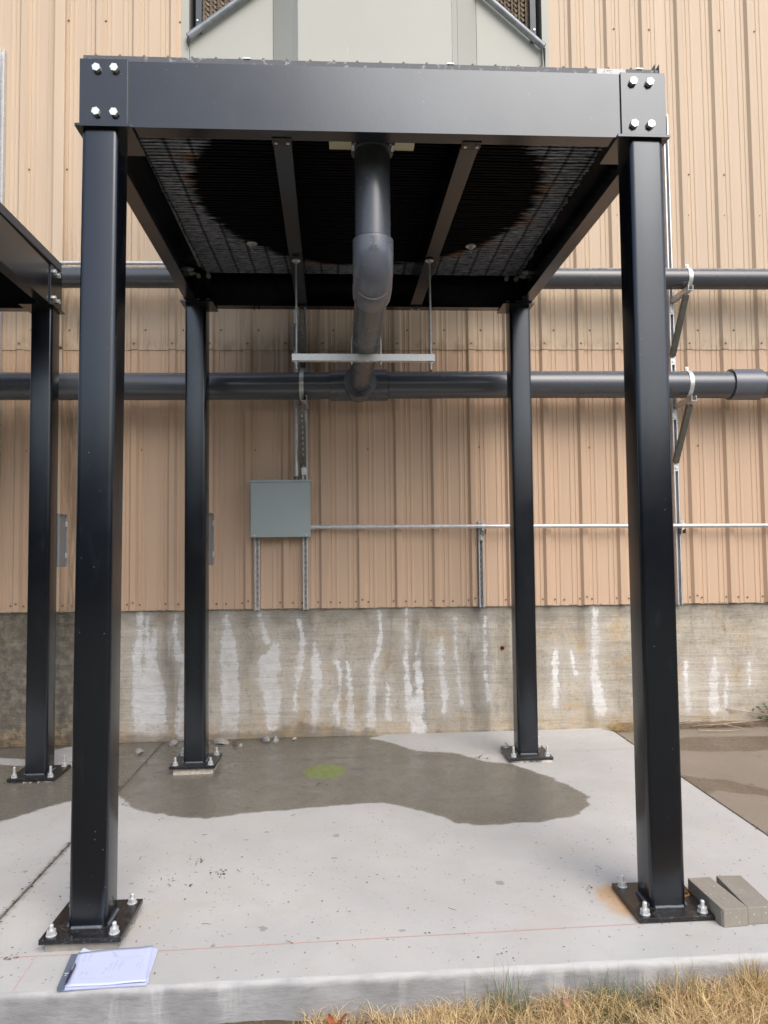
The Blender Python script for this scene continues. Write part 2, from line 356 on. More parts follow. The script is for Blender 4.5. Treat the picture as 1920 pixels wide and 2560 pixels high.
# ---------------------------------------------------------------- mesh helpers
class MB:
    def __init__(s): s.v = []; s.f = []; s.sm = []
    def add(s, vs, fs, smooth=False):
        o = len(s.v); s.v += [tuple(v) for v in vs]
        s.f += [tuple(i + o for i in f) for f in fs]; s.sm += [smooth] * len(fs); return s
    def box(s, x0, x1, y0, y1, z0, z1, M=None):
        v = [(x, y, z) for z in (z0, z1) for y in (y0, y1) for x in (x0, x1)]
        if M: v = [M @ Vector(p) for p in v]
        return s.add(v, [(0, 2, 3, 1), (4, 5, 7, 6), (0, 1, 5, 4), (2, 6, 7, 3), (0, 4, 6, 2), (1, 3, 7, 5)])
    def bar(s, a, b, wx, wz, side=None, hollow=False):   # rectangular bar from a to b, width along side, height wz
        a, b = Vector(a), Vector(b); d = (b - a); L = d.length; d.normalize()
        sd_ = Vector(side).normalized() if side else (d.cross(Vector((0, 0, 1))).normalized() if abs(d.z) < .99 else Vector((1, 0, 0)))
        u_ = sd_.cross(d).normalized(); sd_ = d.cross(u_).normalized()
        Mx = Matrix((sd_, d, u_)).transposed().to_4x4(); Mx.translation = a
        return s.box(-wx / 2, wx / 2, 0, L, -wz / 2, wz / 2, Mx)
    def loft(s, rings, smooth=False, caps=True):
        n = len(rings[0]); vs = [p for r in rings for p in r]; fs = []
        for k in range(len(rings) - 1):
            for i in range(n):
                j = (i + 1) % n
                fs.append((k * n + i, k * n + j, (k + 1) * n + j, (k + 1) * n + i))
        s.add(vs, fs, smooth)
        if caps:
            s.add(rings[0], [tuple(range(n))[::-1]]); s.add(rings[-1], [tuple(range(n))])
        return s
    def cyl(s, a, b, r, n=24, r2=None, caps=True, smooth=True):
        a, b = Vector(a), Vector(b); d = (b - a).normalized()
        u_ = d.orthogonal().normalized(); v_ = d.cross(u_)
        r2 = r if r2 is None else r2
        ring = lambda c, q: [c + (u_ * math.cos(t) + v_ * math.sin(t)) * q for t in (2 * math.pi * i / n for i in range(n))]
        return s.loft([ring(a, r), ring(b, r2)], smooth, caps)
    def tube(s, pts, r, n=20, caps=True):
        pts = [Vector(p) for p in pts]; rings = []; u_ = None
        for i, p in enumerate(pts):
            d = ((pts[min(i + 1, len(pts) - 1)] - pts[max(i - 1, 0)])).normalized()
            u_ = (d.orthogonal() if u_ is None else (u_ - d * u_.dot(d))).normalized(); v_ = d.cross(u_)
            q = r[i] if isinstance(r, (list, tuple)) else r
            rings.append([p + (u_ * math.cos(t) + v_ * math.sin(t)) * q for t in (2 * math.pi * k / n for k in range(n))])
        return s.loft(rings, True, caps)
    def hexa(s, c, d, r, h):
        return s.cyl(c, Vector(c) + Vector(d) * h, r, 6, smooth=False)
def obj(name, mb, mat, parent=None, bevel=0, origin=None):
    me = bpy.data.meshes.new(name)
    o = bpy.data.objects.new(name, me); C.objects.link(o)
    base = Vector(origin) if origin else Vector((0, 0, 0))
    if parent is not None:
        o.parent = parent; q = parent
        while q is not None: base = base + q.location; q = q.parent
    else: o.location = base
    me.from_pydata([tuple(Vector(v) - base) for v in mb.v], [], mb.f)
    me.polygons.foreach_set('use_smooth', mb.sm)
    me.materials.append(mat); me.update()
    if bevel:
        m = o.modifiers.new('bevel', 'BEVEL'); m.width = bevel; m.segments = 2; m.limit_method = 'ANGLE'; m.angle_limit = R(40)
    return o
def thing(name, label, cat, loc=(0, 0, 0), group=None):
    o = bpy.data.objects.new(name, None); C.objects.link(o); o.location = loc
    o.empty_display_size = .1
    return tag(o, label, cat, group)
def tag(o, label, cat, group=None):
    o['label'] = label; o['category'] = cat
    if group: o['group'] = group
    return o
def struct(o): o['kind'] = 'structure'; return o
def stuff(o): o['kind'] = 'stuff'; return o
def share(name, src, loc, parent, rot=None):
    """a further piece with the same mesh"""
    o = bpy.data.objects.new(name, src.data); C.objects.link(o); o.parent = parent; o.location = loc
    if rot: o.rotation_euler = rot
    for m in src.modifiers:
        k = o.modifiers.new(m.name, m.type); k.width = m.width; k.segments = m.segments; k.limit_method = m.limit_method; k.angle_limit = m.angle_limit
    return o
def dup_tree(o, parent=None, delta=None):
    c = o.copy(); C.objects.link(c); c.parent = parent
    if delta: c.location = o.location + Vector(delta)
    for ch in list(o.children): dup_tree(ch, c)
    return c
WY = lambda x: 2.9688 - .01902 * x          # face of the wall behind
WA = math.atan(-.01902)
def np_mesh(name, V, F, mat, attrs=None, smooth=False, parent=None):
    me = bpy.data.meshes.new(name); V = np.asarray(V, np.float32); F = np.asarray(F, np.int32)
    me.vertices.add(len(V)); me.vertices.foreach_set('co', V.ravel())
    k = F.shape[1]; me.loops.add(F.size); me.loops.foreach_set('vertex_index', F.ravel())
    me.polygons.add(len(F)); me.polygons.foreach_set('loop_start', np.arange(0, F.size, k, dtype=np.int32))
    me.update(calc_edges=True)
    if smooth: me.polygons.foreach_set('use_smooth', np.ones(len(F), bool))
    for n, a in (attrs or {}).items():
        at = me.attributes.new(n, 'FLOAT', 'POINT'); at.data.foreach_set('value', np.asarray(a, np.float32))
    me.materials.append(mat); o = bpy.data.objects.new(name, me); C.objects.link(o); o.parent = parent
    return o
def grid(nx, ny):
    i, j = np.meshgrid(np.arange(nx - 1), np.arange(ny - 1)); a = (j * nx + i).ravel()
    return np.stack([a, a + 1, a + nx + 1, a + nx], 1)
def seg_d(P, a, b):
    a, b = np.array(a), np.array(b); d = b - a
    t = np.clip(((P - a) @ d) / max(d @ d, 1e-9), 0, 1)
    return np.hypot(*(P - a - t[:, None] * d).T), t
def poly_sd(P, poly):
    n = len(poly); dist = np.full(len(P), 1e9); ins = np.zeros(len(P), bool)
    for i in range(n):
        a, b = poly[i], poly[(i + 1) % n]
        dist = np.minimum(dist, seg_d(P, a, b)[0])
        c = (a[1] > P[:, 1]) != (b[1] > P[:, 1])
        xx = (b[0] - a[0]) * (P[:, 1] - a[1]) / ((b[1] - a[1]) or 1e-9) + a[0]
        ins ^= c & (P[:, 0] < xx)
    return np.where(ins, -dist, dist)

# traced stain outlines, in metres on the wall (x, z, half width) and on the slab (x, y)
STREAKS = [[(-1.836,0.985,0.012),(-1.835,0.796,0.023),(-1.862,0.626,0.027),(-1.842,0.363,0.039),(-1.822,0.1,0.048)],[(-1.78,0.947,0.01),(-1.768,0.625,0.023),(-1.72,0.473,0.043),(-1.673,0.285,0.043),(-1.671,0.023,0.039)],[(-1.713,0.851,0.01),(-1.74,0.625,0.029),(-1.766,0.286,0.078),(-1.765,-0.013,0.078)],[(-1.54,0.962,0.008),(-1.552,0.811,0.016),(-1.514,0.621,0.023),(-1.495,0.583,0.008)],[(-1.489,0.526,0.01),(-1.5,0.282,0.016),(-1.512,0.057,0.023),(-1.502,-0.037,0.029)],[(-1.136,0.947,0.016),(-1.117,0.766,0.039),(-1.107,0.577,0.054),(-1.098,0.35,0.05),(-1.088,0.124,0.054),(-1.107,-0.007,0.048)],[(-0.85,0.972,0.008),(-0.831,0.857,0.016),(-0.793,0.742,0.016)],[(-0.727,0.684,0.029),(-0.775,0.552,0.068),(-0.804,0.439,0.054),(-0.747,0.306,0.058),(-0.757,0.042,0.035)],[(-0.535,0.91,0.008),(-0.497,0.757,0.019),(-0.527,0.586,0.023),(-0.556,0.378,0.01),(-0.567,0.19,0.019)],[(-0.406,0.718,0.008),(-0.393,0.546,0.031),(-0.389,0.375,0.027),(-0.405,0.187,0.023),(-0.406,0.017,0.023)],[(-0.24,0.582,0.006),(-0.193,0.486,0.012),(-0.198,0.334,0.01),(-0.233,0.183,0.016),(-0.206,0.07,0.016)],[(-0.135,0.542,0.008),(-0.117,0.409,0.016),(-0.109,0.181,0.023),(-0.12,-0.007,0.023)],[(0.129,0.987,0.006),(0.146,0.824,0.012),(0.135,0.671,0.014),(0.066,0.52,0.016),(0.065,0.33,0.023),(0.062,0.027,0.023)],[(0.368,1.003,0.006),(0.362,0.763,0.01),(0.353,0.553,0.014),(0.37,0.324,0.019),(0.397,0.172,0.039),(0.452,0.0,0.048)],[(0.452,0.724,0.006),(0.45,0.552,0.019),(0.46,0.323,0.023),(0.464,0.152,0.029)],[(0.656,0.74,0.008),(0.644,0.625,0.019),(0.652,0.472,0.016),(0.672,0.262,0.023),(0.67,0.148,0.019)],[(0.765,0.911,0.004),(0.77,0.623,0.008),(0.796,0.393,0.008),(0.812,0.202,0.012)],[(1.022,0.908,0.004),(1.019,0.619,0.012),(1.019,0.428,0.008),(1.045,0.236,0.012)],[(1.608,0.629,0.016),(1.608,0.418,0.019),(1.598,0.188,0.019)],[(1.736,0.627,0.006),(1.762,0.492,0.016),(1.78,0.434,0.012)],[(1.95,0.963,0.016),(1.948,0.721,0.023),(1.935,0.489,0.019),(1.955,0.297,0.033),(1.985,0.141,0.04)],[(2.719,0.515,0.012),(2.719,0.322,0.016),(2.726,0.13,0.016)],[(2.968,0.55,0.01),(2.952,0.357,0.029),(2.944,0.126,0.035)],[(3.064,0.432,0.008),(3.054,0.162,0.016)],[(3.256,0.507,0.008),(3.255,0.313,0.012)],[(0.198,0.403,0.006),(0.204,0.1,0.019)]]
WETP = [(0.165, 2.947), (0.047, 2.86), (0.155, 2.775), (0.38, 2.453), (0.621, 2.384), (0.846, 2.119), (1.002, 2.054), (1.185, 1.759), (1.306, 1.421), (1.329, 1.333), (1.282, 1.194), (1.138, 1.024), (0.93, 0.956), (0.698, 0.954), (0.568, 0.962), (0.448, 1.009), (0.396, 1.107), (0.273, 1.209), (0.078, 1.355), (-0.062, 1.363), (-0.285, 1.333), (-0.612, 1.301), (-0.823, 1.264), (-0.975, 1.216), (-1.206, 1.3), (-1.395, 1.404), (-1.549, 1.599), (-1.668, 1.751), (-1.821, 1.63), (-1.953, 1.546), (-2.049, 1.401), (-2.16, 1.304), (-2.27, 1.211), (-3.439, 3.563)]
DRYP = [(-3.043, 2.767), (-2.784, 2.659), (-2.555, 2.606), (-2.469, 2.821), (-2.372, 2.943), (-2.219, 2.923), (-2.064, 2.426), (-2.186, 2.351), (-2.477, 2.421), (-2.703, 2.483), (-2.928, 2.534)]

# ================================================================ THE SETTING
SZ = lambda x: -.041 + .010 * x      # top of the slabs
# ground
mb = MB(); mb.add([(-400, -400, -.235), (400, -400, -.235), (400, 400, -.235), (-400, 400, -.235)], [(0, 1, 2, 3)])
struct(obj('ground', mb, FIELD))
nx, ny = 260, 60
gx, gy = np.meshgrid(np.linspace(-4.5, 4.5, nx), np.linspace(-2.2, -.405, ny)); gx = gx.ravel(); gy = gy.ravel()
gz = -.185 + .006 * gx - .035 * np.clip((-.405 - gy) / 1.8, 0, 1) + .012 * np.sin(gx * 7.1 + gy * 3) * np.sin(gy * 9 + 1.3 * gx) + rng.normal(0, .003, gx.size)
struct(np_mesh('dirt_strip', np.stack([gx, gy, gz], 1), grid(nx, ny), SOIL, smooth=True))

def slab(name, x0, x1, mat, step, y0=-.392, dz=0.0, attrs=True, poly=None, poly2=None):
    xs = np.arange(x0, x1 + 1e-6, step) if attrs else np.linspace(x0, x1, 12)
    ys = np.linspace(y0, 2.99, int((2.99 - y0) / step) if attrs else 12)
    xs[-1] = x1
    X, Y = np.meshgrid(xs, ys); P = np.stack([X.ravel(), Y.ravel()], 1)
    V = np.column_stack([P, SZ(P[:, 0]) + dz]); at = None
    if attrs:
        wet = poly_sd(P, WETP); dry = poly_sd(P, DRYP); wet = np.maximum(wet, -dry)
        if poly: wet = np.minimum(poly_sd(P, poly) + .01, poly_sd(P, poly2))
        ell = lambda cx, cy, ax, ay: (np.hypot((P[:, 0] - cx) / ax, (P[:, 1] - cy) / ay) - 1) * min(ax, ay)
        green = ell(-.298, 2.025, .15, .165)
        vio = np.minimum.reduce([np.abs(ell(-.075, 2.29, .07, .06)), ell(-.06, 2.05, .07, .05), np.abs(ell(.01, 2.18, .06, .05))])
        rust = np.minimum(seg_d(P, (1.03, .12), (1.03, -.02))[0] - .02, seg_d(P, (1.03, -.06), (1.025, -.15))[0] + .06)
        rust = np.minimum(rust, seg_d(P, (1.03, -.163), (1.34, -.163))[0] + .10)
        rust = np.minimum(rust, np.minimum(seg_d(P, (-1.30, -.13), (-1.28, -.14))[0], seg_d(P, (-1.07, -.13), (-1.06, -.14))[0]) + .10)
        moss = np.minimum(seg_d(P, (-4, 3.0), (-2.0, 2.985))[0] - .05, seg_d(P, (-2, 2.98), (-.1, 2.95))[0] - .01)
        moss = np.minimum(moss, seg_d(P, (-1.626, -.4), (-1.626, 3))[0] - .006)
        at = dict(wet=wet, green=green, violet=vio, rust=rust, moss=moss)
    return struct(np_mesh(name, V, grid(len(xs), len(ys)), mat, at))
main_slab = slab('concrete_slab', -1.620, 2.040, SLAB, .015)
left_slab = slab('concrete_slab', -4.60, -1.633, SLAB, .02, y0=-.392)
old_slab = slab('old_slab', 2.056, 6.0, OLD, .03, dz=-.008, y0=-.392, poly=[(2.05, 2.42), (2.4, 2.60), (3.2, 2.56), (6, 2.6), (6, 2.2), (2.95, 2.15), (2.5, 2.16), (2.2, 2.28), (2.05, 2.2)], poly2=[(2.05, 1.68), (2.3, 1.55), (2.46, 1.36), (2.8, 1.28), (3.4, 1.3), (3.4, 1.15), (2.7, 1.12), (2.41, 1.22), (2.15, 1.36), (2.05, 1.3)])
# faces of the slabs (rounded front edge, sides of the joints)
def slab_face(name, x0, x1, dz=0.0):
    prof = [(-.392, 0), (-.400, -.0015), (-.407, -.006), (-.411, -.014), (-.412, -.026), (-.412, -.32)]
    xs = np.linspace(x0, x1, int((x1 - x0) / .03)); mb = MB(); n = len(prof)
    vs = []
    for i, x in enumerate(xs):
        j = .002 * math.sin(x * 23) + random.uniform(-.0012, .0012)
        vs += [(x, y + (j if k > 1 else 0), SZ(x) + dz + z + (j if 0 < k < 4 else 0)) for k, (y, z) in enumerate(prof)]
    fs = [(i * n + k, i * n + k + 1, (i + 1) * n + k + 1, (i + 1) * n + k) for i in range(len(xs) - 1) for k in range(n - 1)]
    mb.add(vs, fs, True); return struct(obj(name, mb, CURB))
slab_face('slab_edge', -1.620, 2.040); slab_face('slab_edge', -4.60, -1.633); slab_face('slab_edge', 2.056, 6.0, -.008)
mb = MB()
for x in (-1.620, -1.633, 2.040, 2.056): mb.add([(x, -.41, SZ(x) - .001), (x, 2.99, SZ(x) - .001), (x, 2.99, -.3), (x, -.41, -.3)], [(0, 1, 2, 3)])
struct(obj('slab_side', mb, CURB))
# joint filler with grit
def joint(x0, x1, dz):
    ys = np.arange(-.40, 2.98, .012); V = []
    for y in ys:
        for x in (x0, (x0 + x1) / 2, x1): V.append((x, y, SZ(x) + dz + random.uniform(-.003, .004)))
    n = 3; F = [(i * 3 + k, i * 3 + k + 1, i * 3 + k + 4, i * 3 + k + 3) for i in range(len(ys) - 1) for k in range(2)]
    return struct(np_mesh('joint_filler', V, F, JOINTM))
joint(-1.634, -1.619, -.005); joint(2.039, 2.057, -.007)
# snapped chalk lines
def chalk(name, pts, mat, wd=.005):
    mb = MB()
    for (a, b) in zip(pts[:-1], pts[1:]):
        a, b = Vector((*a, SZ(a[0]) + .0012)), Vector((*b, SZ(b[0]) + .0012)); n = (b - a).cross(Vector((0, 0, 1))).normalized() * wd / 2
        mb.add([a - n, b - n, b + n, a + n], [(3, 2, 1, 0)])
    return struct(obj(name, mb, mat))
chalk('chalk_line', [(-1.617, -.160), (-.9, -.172), (0, -.160), (1.02, -.151)], CHALK)
chalk('chalk_line', [(-1.345, -.170), (-1.337, -.388)], CHALK, .003)
chalk('chalk_line', [(-1.60, 2.335), (-1.39, 2.34)], CHALK_W, .004); chalk('chalk_line', [(-1.03, 2.342), (.45, 2.330)], CHALK_W, .004)
chalk('chalk_line', [(.50, 2.330), (.98, 2.318)], CHALK, .004); chalk('chalk_line', [(1.34, 2.31), (2.0, 2.30)], CHALK, .004)

# unseen tree belt, added behind the camera to darken reflections in the posts
mb = MB(); r0 = random.Random(9)
bm = bmesh.new(); bmesh.ops.create_icosphere(bm, subdivisions=2, radius=1); ico = [v.co.copy() for v in bm.verts]; icf = [tuple(v.index for v in f.verts) for f in bm.faces]; bm.free()
for k in range(120):
    a = math.pi * (1.02 + .96 * (k % 60) / 59) + r0.uniform(-.02, .02); d = 26 + (k // 60) * 5 + r0.uniform(-2, 2)
    cx, cy, hh = d * math.cos(a), d * math.sin(a), r0.uniform(3.6, 5.6)
    for q in range(4):
        c = Vector((cx + r0.uniform(-1, 1), cy + r0.uniform(-1, 1), hh * (.25 + .2 * q))); s_ = r0.uniform(1.3, 2.2)
        mb.add([c + v * s_ * r0.uniform(.7, 1.25) for v in ico], icf)
stuff(tag(obj('unseen_tree_belt', mb, simple('unseen_dark_foliage', (.035, .045, .02), .9, 0, .5, 2)), 'unseen belt of dark trees added behind the camera for reflections in the posts', 'trees'))

# ---------------------------------------------------------------- building wall
fw = thing('foundation_wall', 'low streaked concrete wall with white lime runs below the tan metal siding', 'wall', (0, 2.97, -.04))
xs = np.arange(-5.2, 6.2, .014); zs = np.concatenate([np.arange(-.12, 1.045, .014)])
X, Z = np.meshgrid(xs, zs); P = np.stack([X.ravel(), Z.ravel()], 1)
wh = np.full(len(P), .5)
for s in STREAKS:
    for (a, b) in zip(s[:-1], s[1:]):
        d, t = seg_d(P, a[:2], b[:2]); wh = np.minimum(wh, d - (a[2] + (b[2] - a[2]) * t) * 1.35)
wh = np.minimum(wh, seg_d(P, (-2.75, .45), (-2.68, .42))[0] - .02)
h = -.045 + .05 + .05 * np.exp(-((P[:, 0] + .42) / .28) ** 2) + .012 * np.sin(P[:, 0] * 9)
foot = P[:, 1] - np.where(P[:, 0] < .1, h, -.03)
rel = .0012 * np.sin(P[:, 1] * 60) + rng.normal(0, .0006, len(P))
V = np.column_stack([P[:, 0], WY(P[:, 0]) + rel - 2.97, P[:, 1] + .04])
o = np_mesh('wall_face', V, grid(len(xs), len(zs)), FOUND, dict(white=wh, foot=foot), smooth=True, parent=fw)
o.data.transform(Matrix.Identity(4))
mb = MB(); mb.add([(-5.2, WY(-5.2), 1.032), (6.2, WY(6.2), 1.032), (6.2, 3.4, 1.032), (-5.2, 3.4, 1.032)], [(0, 1, 2, 3)])
obj('wall_top', mb, CURB, fw)
mb = MB(); mb.cyl((1.161, WY(1.161) - .0012, .654), (1.161, WY(1.161) + .03, .654), .013, 16); obj('weep_hole', mb, BLACK, fw)
mb = MB(); mb.tube([Vector((1.161 + .017 * math.cos(t), WY(1.161) - .001, .654 + .017 * math.sin(t))) for t in [k * math.pi / 10 for k in range(21)]], .004, 6); obj('rust_ring', mb, RUST, fw)
# ragged sealant bead under the siding
mb = MB(); pts = [(x, WY(x) - .011, 1.006 + random.uniform(-.004, .004)) for x in np.arange(-5.2, 6.2, .03)]
mb.tube(pts, [.005 + random.uniform(-.002, .0025) for _ in pts], 6); obj('sealant_bead', mb, simple('dirty_sealant', (.35, .28, .20), .8, 0, .4, 40), fw)

sw = thing('metal_wall', 'tall tan ribbed metal siding wall of the building behind the frames', 'wall', (0, 2.95, 1.01))
PERIOD = .3135
def profile(x0, n, off):
    pts = []
    for k in range(n):
        c = x0 + (k + .5) * PERIOD
        for dx, d in ((-.157, 0), (-.117, 0), (-.112, .0045), (-.098, .0045), (-.093, 0), (-.073, 0), (-.068, .0045), (-.062, .0045), (-.057, 0),
                      (-.041, 0), (-.021, .027), (.021, .027), (.041, 0), (.060, 0), (.065, .0045), (.071, .0045), (.076, 0), (.096, 0), (.101, .0045), (.115, .0045), (.120, 0)):
            pts.append((c + dx, d + off))
    pts.append((x0 + n * PERIOD, off)); return pts
def panel(x0, z0, z1, off, mat, tilt=0.0):
    pr = profile(x0, 3, off); vs = []
    for z in (z0, z1):
        vs += [(x, WY(x) - .012 - d, z) for x, d in pr] + [(pr[-1][0] - .0005, WY(x0) + .012, z), (x0 + .0005, WY(x0) + .012, z)]
    n = len(pr) + 2; mb = MB()
    fs = [(i, (i + 1) % n, (i + 1) % n + n, i + n) for i in range(n)]
    mb.add(vs, fs); mb.add(vs[:n], [tuple(range(n))[::-1]])
    return obj('siding_panel', mb, mat, sw)
x = .307 - PERIOD * 17.5
while x < 6.0:
    panel(x, 1.010 + random.uniform(-.002, .003), 3.20, 0, SIDE_LO)
    panel(x, 3.175 + random.uniform(-.0015, .0015), 8.2, .006, SIDE_UP)
    x += 3 * PERIOD
mb = MB(); mb.box(-5.2, 6.1, 2.985, 3.4, 8.2, 8.4); obj('roof_edge', mb, TRIM, sw)
mb = MB(); mb.bar((-2.515, WY(-2.5) - .055, 3.19), (-2.515, WY(-2.5) - .055, 8.15), .085, .04, side=(1, 0, 0)); obj('corner_trim', mb, TRIM, sw, .004)
mb = MB(); mb.bar((-2.50, WY(-2.5) - .035, 1.012), (-2.50, WY(-2.5) - .035, 3.18), .05, .03, side=(1, 0, 0)); obj('corner_trim', mb, TRIM, sw, .003)
mb = MB()
def screw(x, z, off=.0):
    y = WY(x) - .012 - off; mb.cyl((x, y, z), (x, y - .002, z), .0085, 8); mb.cyl((x, y - .002, z), (x, y - .009, z), .0055, 6, smooth=False)
k = -17
while .307 + k * PERIOD < 6:
    c = .307 + k * PERIOD; k += 1
    screw(c + .052, 1.055); screw(c - .052, 1.058); 
    if k % 3: screw(c + .13, 1.052)
    if k % 3 == 0: screw(c + .001, 1.075, .027)
    screw(c + .0, 3.225, .033)
    screw(c + .088, 3.345, .006)
    if k % 3 == 0:
        screw(c + .06, 2.34 + random.uniform(-.01, .01))
    for z in (4.72, 6.02):
        if (k * 7 + int(z)) % 3: screw(c + .052, z + random.uniform(-.004, .004), .006)
    if k > 3: screw(c + .03, 4.35, .018)
stuff(obj('screws', mb, SCREW, sw))

# ================================================================ STEEL FRAME
TOP = lambda x: 3.2792 + .0011 * x
BASES = dict(FL=(-1.1876, 0.0, 0.0), FR=(1.1876, 0.0, -.007), BL=(-1.2138, 2.2005, .010), BR=(1.1614, 2.2005, .007))
TOPS = dict(FL=(-1.166, 0.0), FR=(1.1876, 0.0), BL=(-1.2138, 2.2005), BR=(1.1614, 2.2005))
def rsq(cx, cy, z, s=.152, r=.021, n=5):
    out = []; h = s / 2 - r
    for q, (sx, sy) in enumerate(((1, 1), (-1, 1), (-1, -1), (1, -1))):
        for i in range(n + 1):
            a = q * math.pi / 2 + i / n * math.pi / 2
            out.append((cx + sx * h + r * math.cos(a), cy + sy * h + r * math.sin(a), z))
    return out
def anchor_mb(x, y, z, zs, up=.03, n=10):
    mb = MB(); mb.cyl((x, y, z), (x, y, z + .003), .021, 20); mb.cyl((x, y, z + .003), (x, y, z + .021), .0185, 6, smooth=False)
    mb.cyl((x, y, zs - .01), (x, y, z + .021 + up), .0088, 14); mb.cyl((x, y, z + .021 + up), (x, y, z + .0245 + up), .0088, 14, r2=.006)
    return mb
def build_frame():
    root = thing('steel_frame', 'whole black four-legged steel frame standing on the slab in the middle of the picture', 'frame', (0, 1.1, -.04), 'black steel frames')
    for key, (x, y, zb) in BASES.items():
        tx, ty = TOPS[key]
        mb = MB(); mb.loft([rsq(x, y, zb), rsq(tx, ty, TOP(tx))], True); p = obj('post', mb, PAINT, root)
        for poly in p.data.polygons: pass
        mb = MB(); q = .1564; mb.box(x - q, x + q, y - q, y + q, zb - .019, zb); obj('base_plate', mb, PLATE, p, .0015)
        mb = MB()
        for sx, sy in ((0, -1), (1, 0), (-1, 0), (0, 1)):
            a = (x + sx * .079 - (sy != 0) * .06, y + sy * .079 - (sx != 0) * .06, zb + .003); b = (a[0] + (sy != 0) * .12, a[1] + (sx != 0) * .12, zb + .003)
            mb.tube([Vector(a).lerp(Vector(b), t / 16) + Vector((0, 0, random.uniform(-.001, .001))) for t in range(17)], .0075, 8)
        obj('weld', mb, WELD, p)
        for sx in (-1, 1):
            for sy in (-1, 1):
                if key == 'FR' and sx > 0 and sy > 0:
                    bx, by = x + .115, y + .035
                    mb = MB(); mb.tube([(bx + .021 * math.cos(t * math.pi / 12), by + .021 * math.sin(t * math.pi / 12), zb + .0004) for t in range(25)], .005, 6); obj('rust_ring', mb, RUST, p)
                bx, by = x + sx * .121, y + sy * .121
                up = {'FL': .016, 'FR': .024, 'BL': .028, 'BR': .05}[key] + random.uniform(-.006, .006)
                if key == 'BR' and sx < 0 and sy > 0: up = .015
                obj('anchor_bolt', anchor_mb(bx, by, zb, SZ(bx), up), ZINC, p)
        ox = -1 if 'L' in key else 1; oy = -1 if 'F' in key else 1
        x0, x1 = (tx - .098, tx + .135) if ox < 0 else (tx - .135, tx + .098)
        y0, y1 = (ty - .096, ty + .135) if oy < 0 else (ty - .135, ty + .096)
        mb = MB(); mb.box(x0, x1, y0, y1, TOP(tx) , TOP(tx) + .0125); obj('cap_plate', mb, PAINT, p, .001)
    # corner coordinates of the outer faces
    z0 = 3.2922; z1 = 3.5790; fl, fr = -1.251, 1.277; yf = -.078; yb = 2.279; bl, br = -1.290, 1.243
    zz = lambda x: .0011 * x
    def channel(a, b, inward, web=.009, fl_=.078):
        """C channel whose outer face runs a->b, flanges towards `inward`"""
        a, b, n = Vector(a), Vector(b), Vector(inward); mb = MB()
        def pl(o0, o1, za, zb_):
            v = [p + n * o + Vector((0, 0, z)) for p in (a, b) for (o, z) in ((o0, za), (o1, za), (o1, zb_), (o0, zb_))]
            mb.add(v, [(0, 1, 2, 3), (7, 6, 5, 4), (0, 4, 5, 1), (1, 5, 6, 2), (2, 6, 7, 3), (3, 7, 4, 0)])
        pl(0, web, 0, z1 - z0); pl(web, fl_, 0, .011); pl(web, fl_, z1 - z0 - .011, z1 - z0)
        return mb
    def beam(a, b, inward, outs):
        bm = obj('beam', channel(a, b, inward), PAINT, root)
        a, b, n = Vector(a), Vector(b), Vector(inward); d = (b - a).normalized()
        for end, e in ((a, 1), (b, -1)):
            # end plate lapped over the beam's outer face, .199 wide
            pz_ = Vector((0, 0, 1)); o0 = -.0095
            e0 = end + d * e * -.004; e1 = end + d * e * .195
            v = [p + n * o + Vector((0, 0, z)) for p in (e0, e1) for (o, z) in ((o0, -.0), (-.0005, -.0), (-.0005, z1 - z0 + .002), (o0, z1 - z0 + .002))]
            mb = MB(); mb.add(v, [(0, 1, 2, 3), (7, 6, 5, 4), (0, 4, 5, 1), (1, 5, 6, 2), (2, 6, 7, 3), (3, 7, 4, 0)])
            obj('end_plate', mb, PAINT, bm, .001)
            for s_ in (.052, .126) if e > 0 or True else ():
                for zz_ in (.052, .243):
                    c = end + d * e * (s_ + .016) + n * o0 + Vector((0, 0, zz_ + random.uniform(-.002, .002)))
                    rot = random.uniform(0, 1)
                    mb = MB(); mb.hexa(c, -n, .0178, .017)
                    me = mb; cc = c
                    mb.v = [tuple(cc + Matrix.Rotation(rot, 3, n) @ (Vector(p) - cc)) for p in mb.v]
                    mb.cyl(c + n * .0095 + n * .009, c + n * .030, .017, 18); mb.hexa(c + n * .030, n, .0165, .016); mb.cyl(c + n * .04, c + n * .062, .0095, 12)
                    obj('bolt', mb, ZINC, bm)
        return bm
    o = .0095
    beam((fl + .004, yf + o, z0), (fr - .004, yf + o, z0), (0, 1, 0), 1)
    beam((bl + .004, yb - o, z0), (br - .004, yb - o, z0), (0, -1, 0), 1)
    beam((fl + o, yf + .012, z0), (bl + o, yb - .012, z0), (1, .018, 0), 0)
    beam((fr - o, yf + .012, z0), (br - o, yb - .012, z0), (-1, -.015, 0), 0)
    # joists
    for xa, xb in ((-.411, -.452), (.428, .390)):
        mb = MB(); a = Vector((xa, yf + .088, z0 + .006)); b = Vector((xb, yb - .088, z0 - .004)); ax = Vector((1, 0, 0))
        s = 1 if xa > 0 else -1
        def pl(u0, u1, w0, w1):
            v = [p + ax * u + Vector((0, 0, z)) for p in (a, b) for (u, z) in ((u0, w0), (u1, w0), (u1, w1), (u0, w1))]
            mb.add(v, [(0, 1, 2, 3), (7, 6, 5, 4), (0, 4, 5, 1), (1, 5, 6, 2), (2, 6, 7, 3), (3, 7, 4, 0)])
        pl(-.041, .041, 0, .008)
        pl(s * -.041, s * -.033, .008, .20) if s > 0 else pl(.033, .041, .008, .20)
        pl(-.041, .041, .20, .208)
        j = obj('joist', mb, PAINT, root, .001)
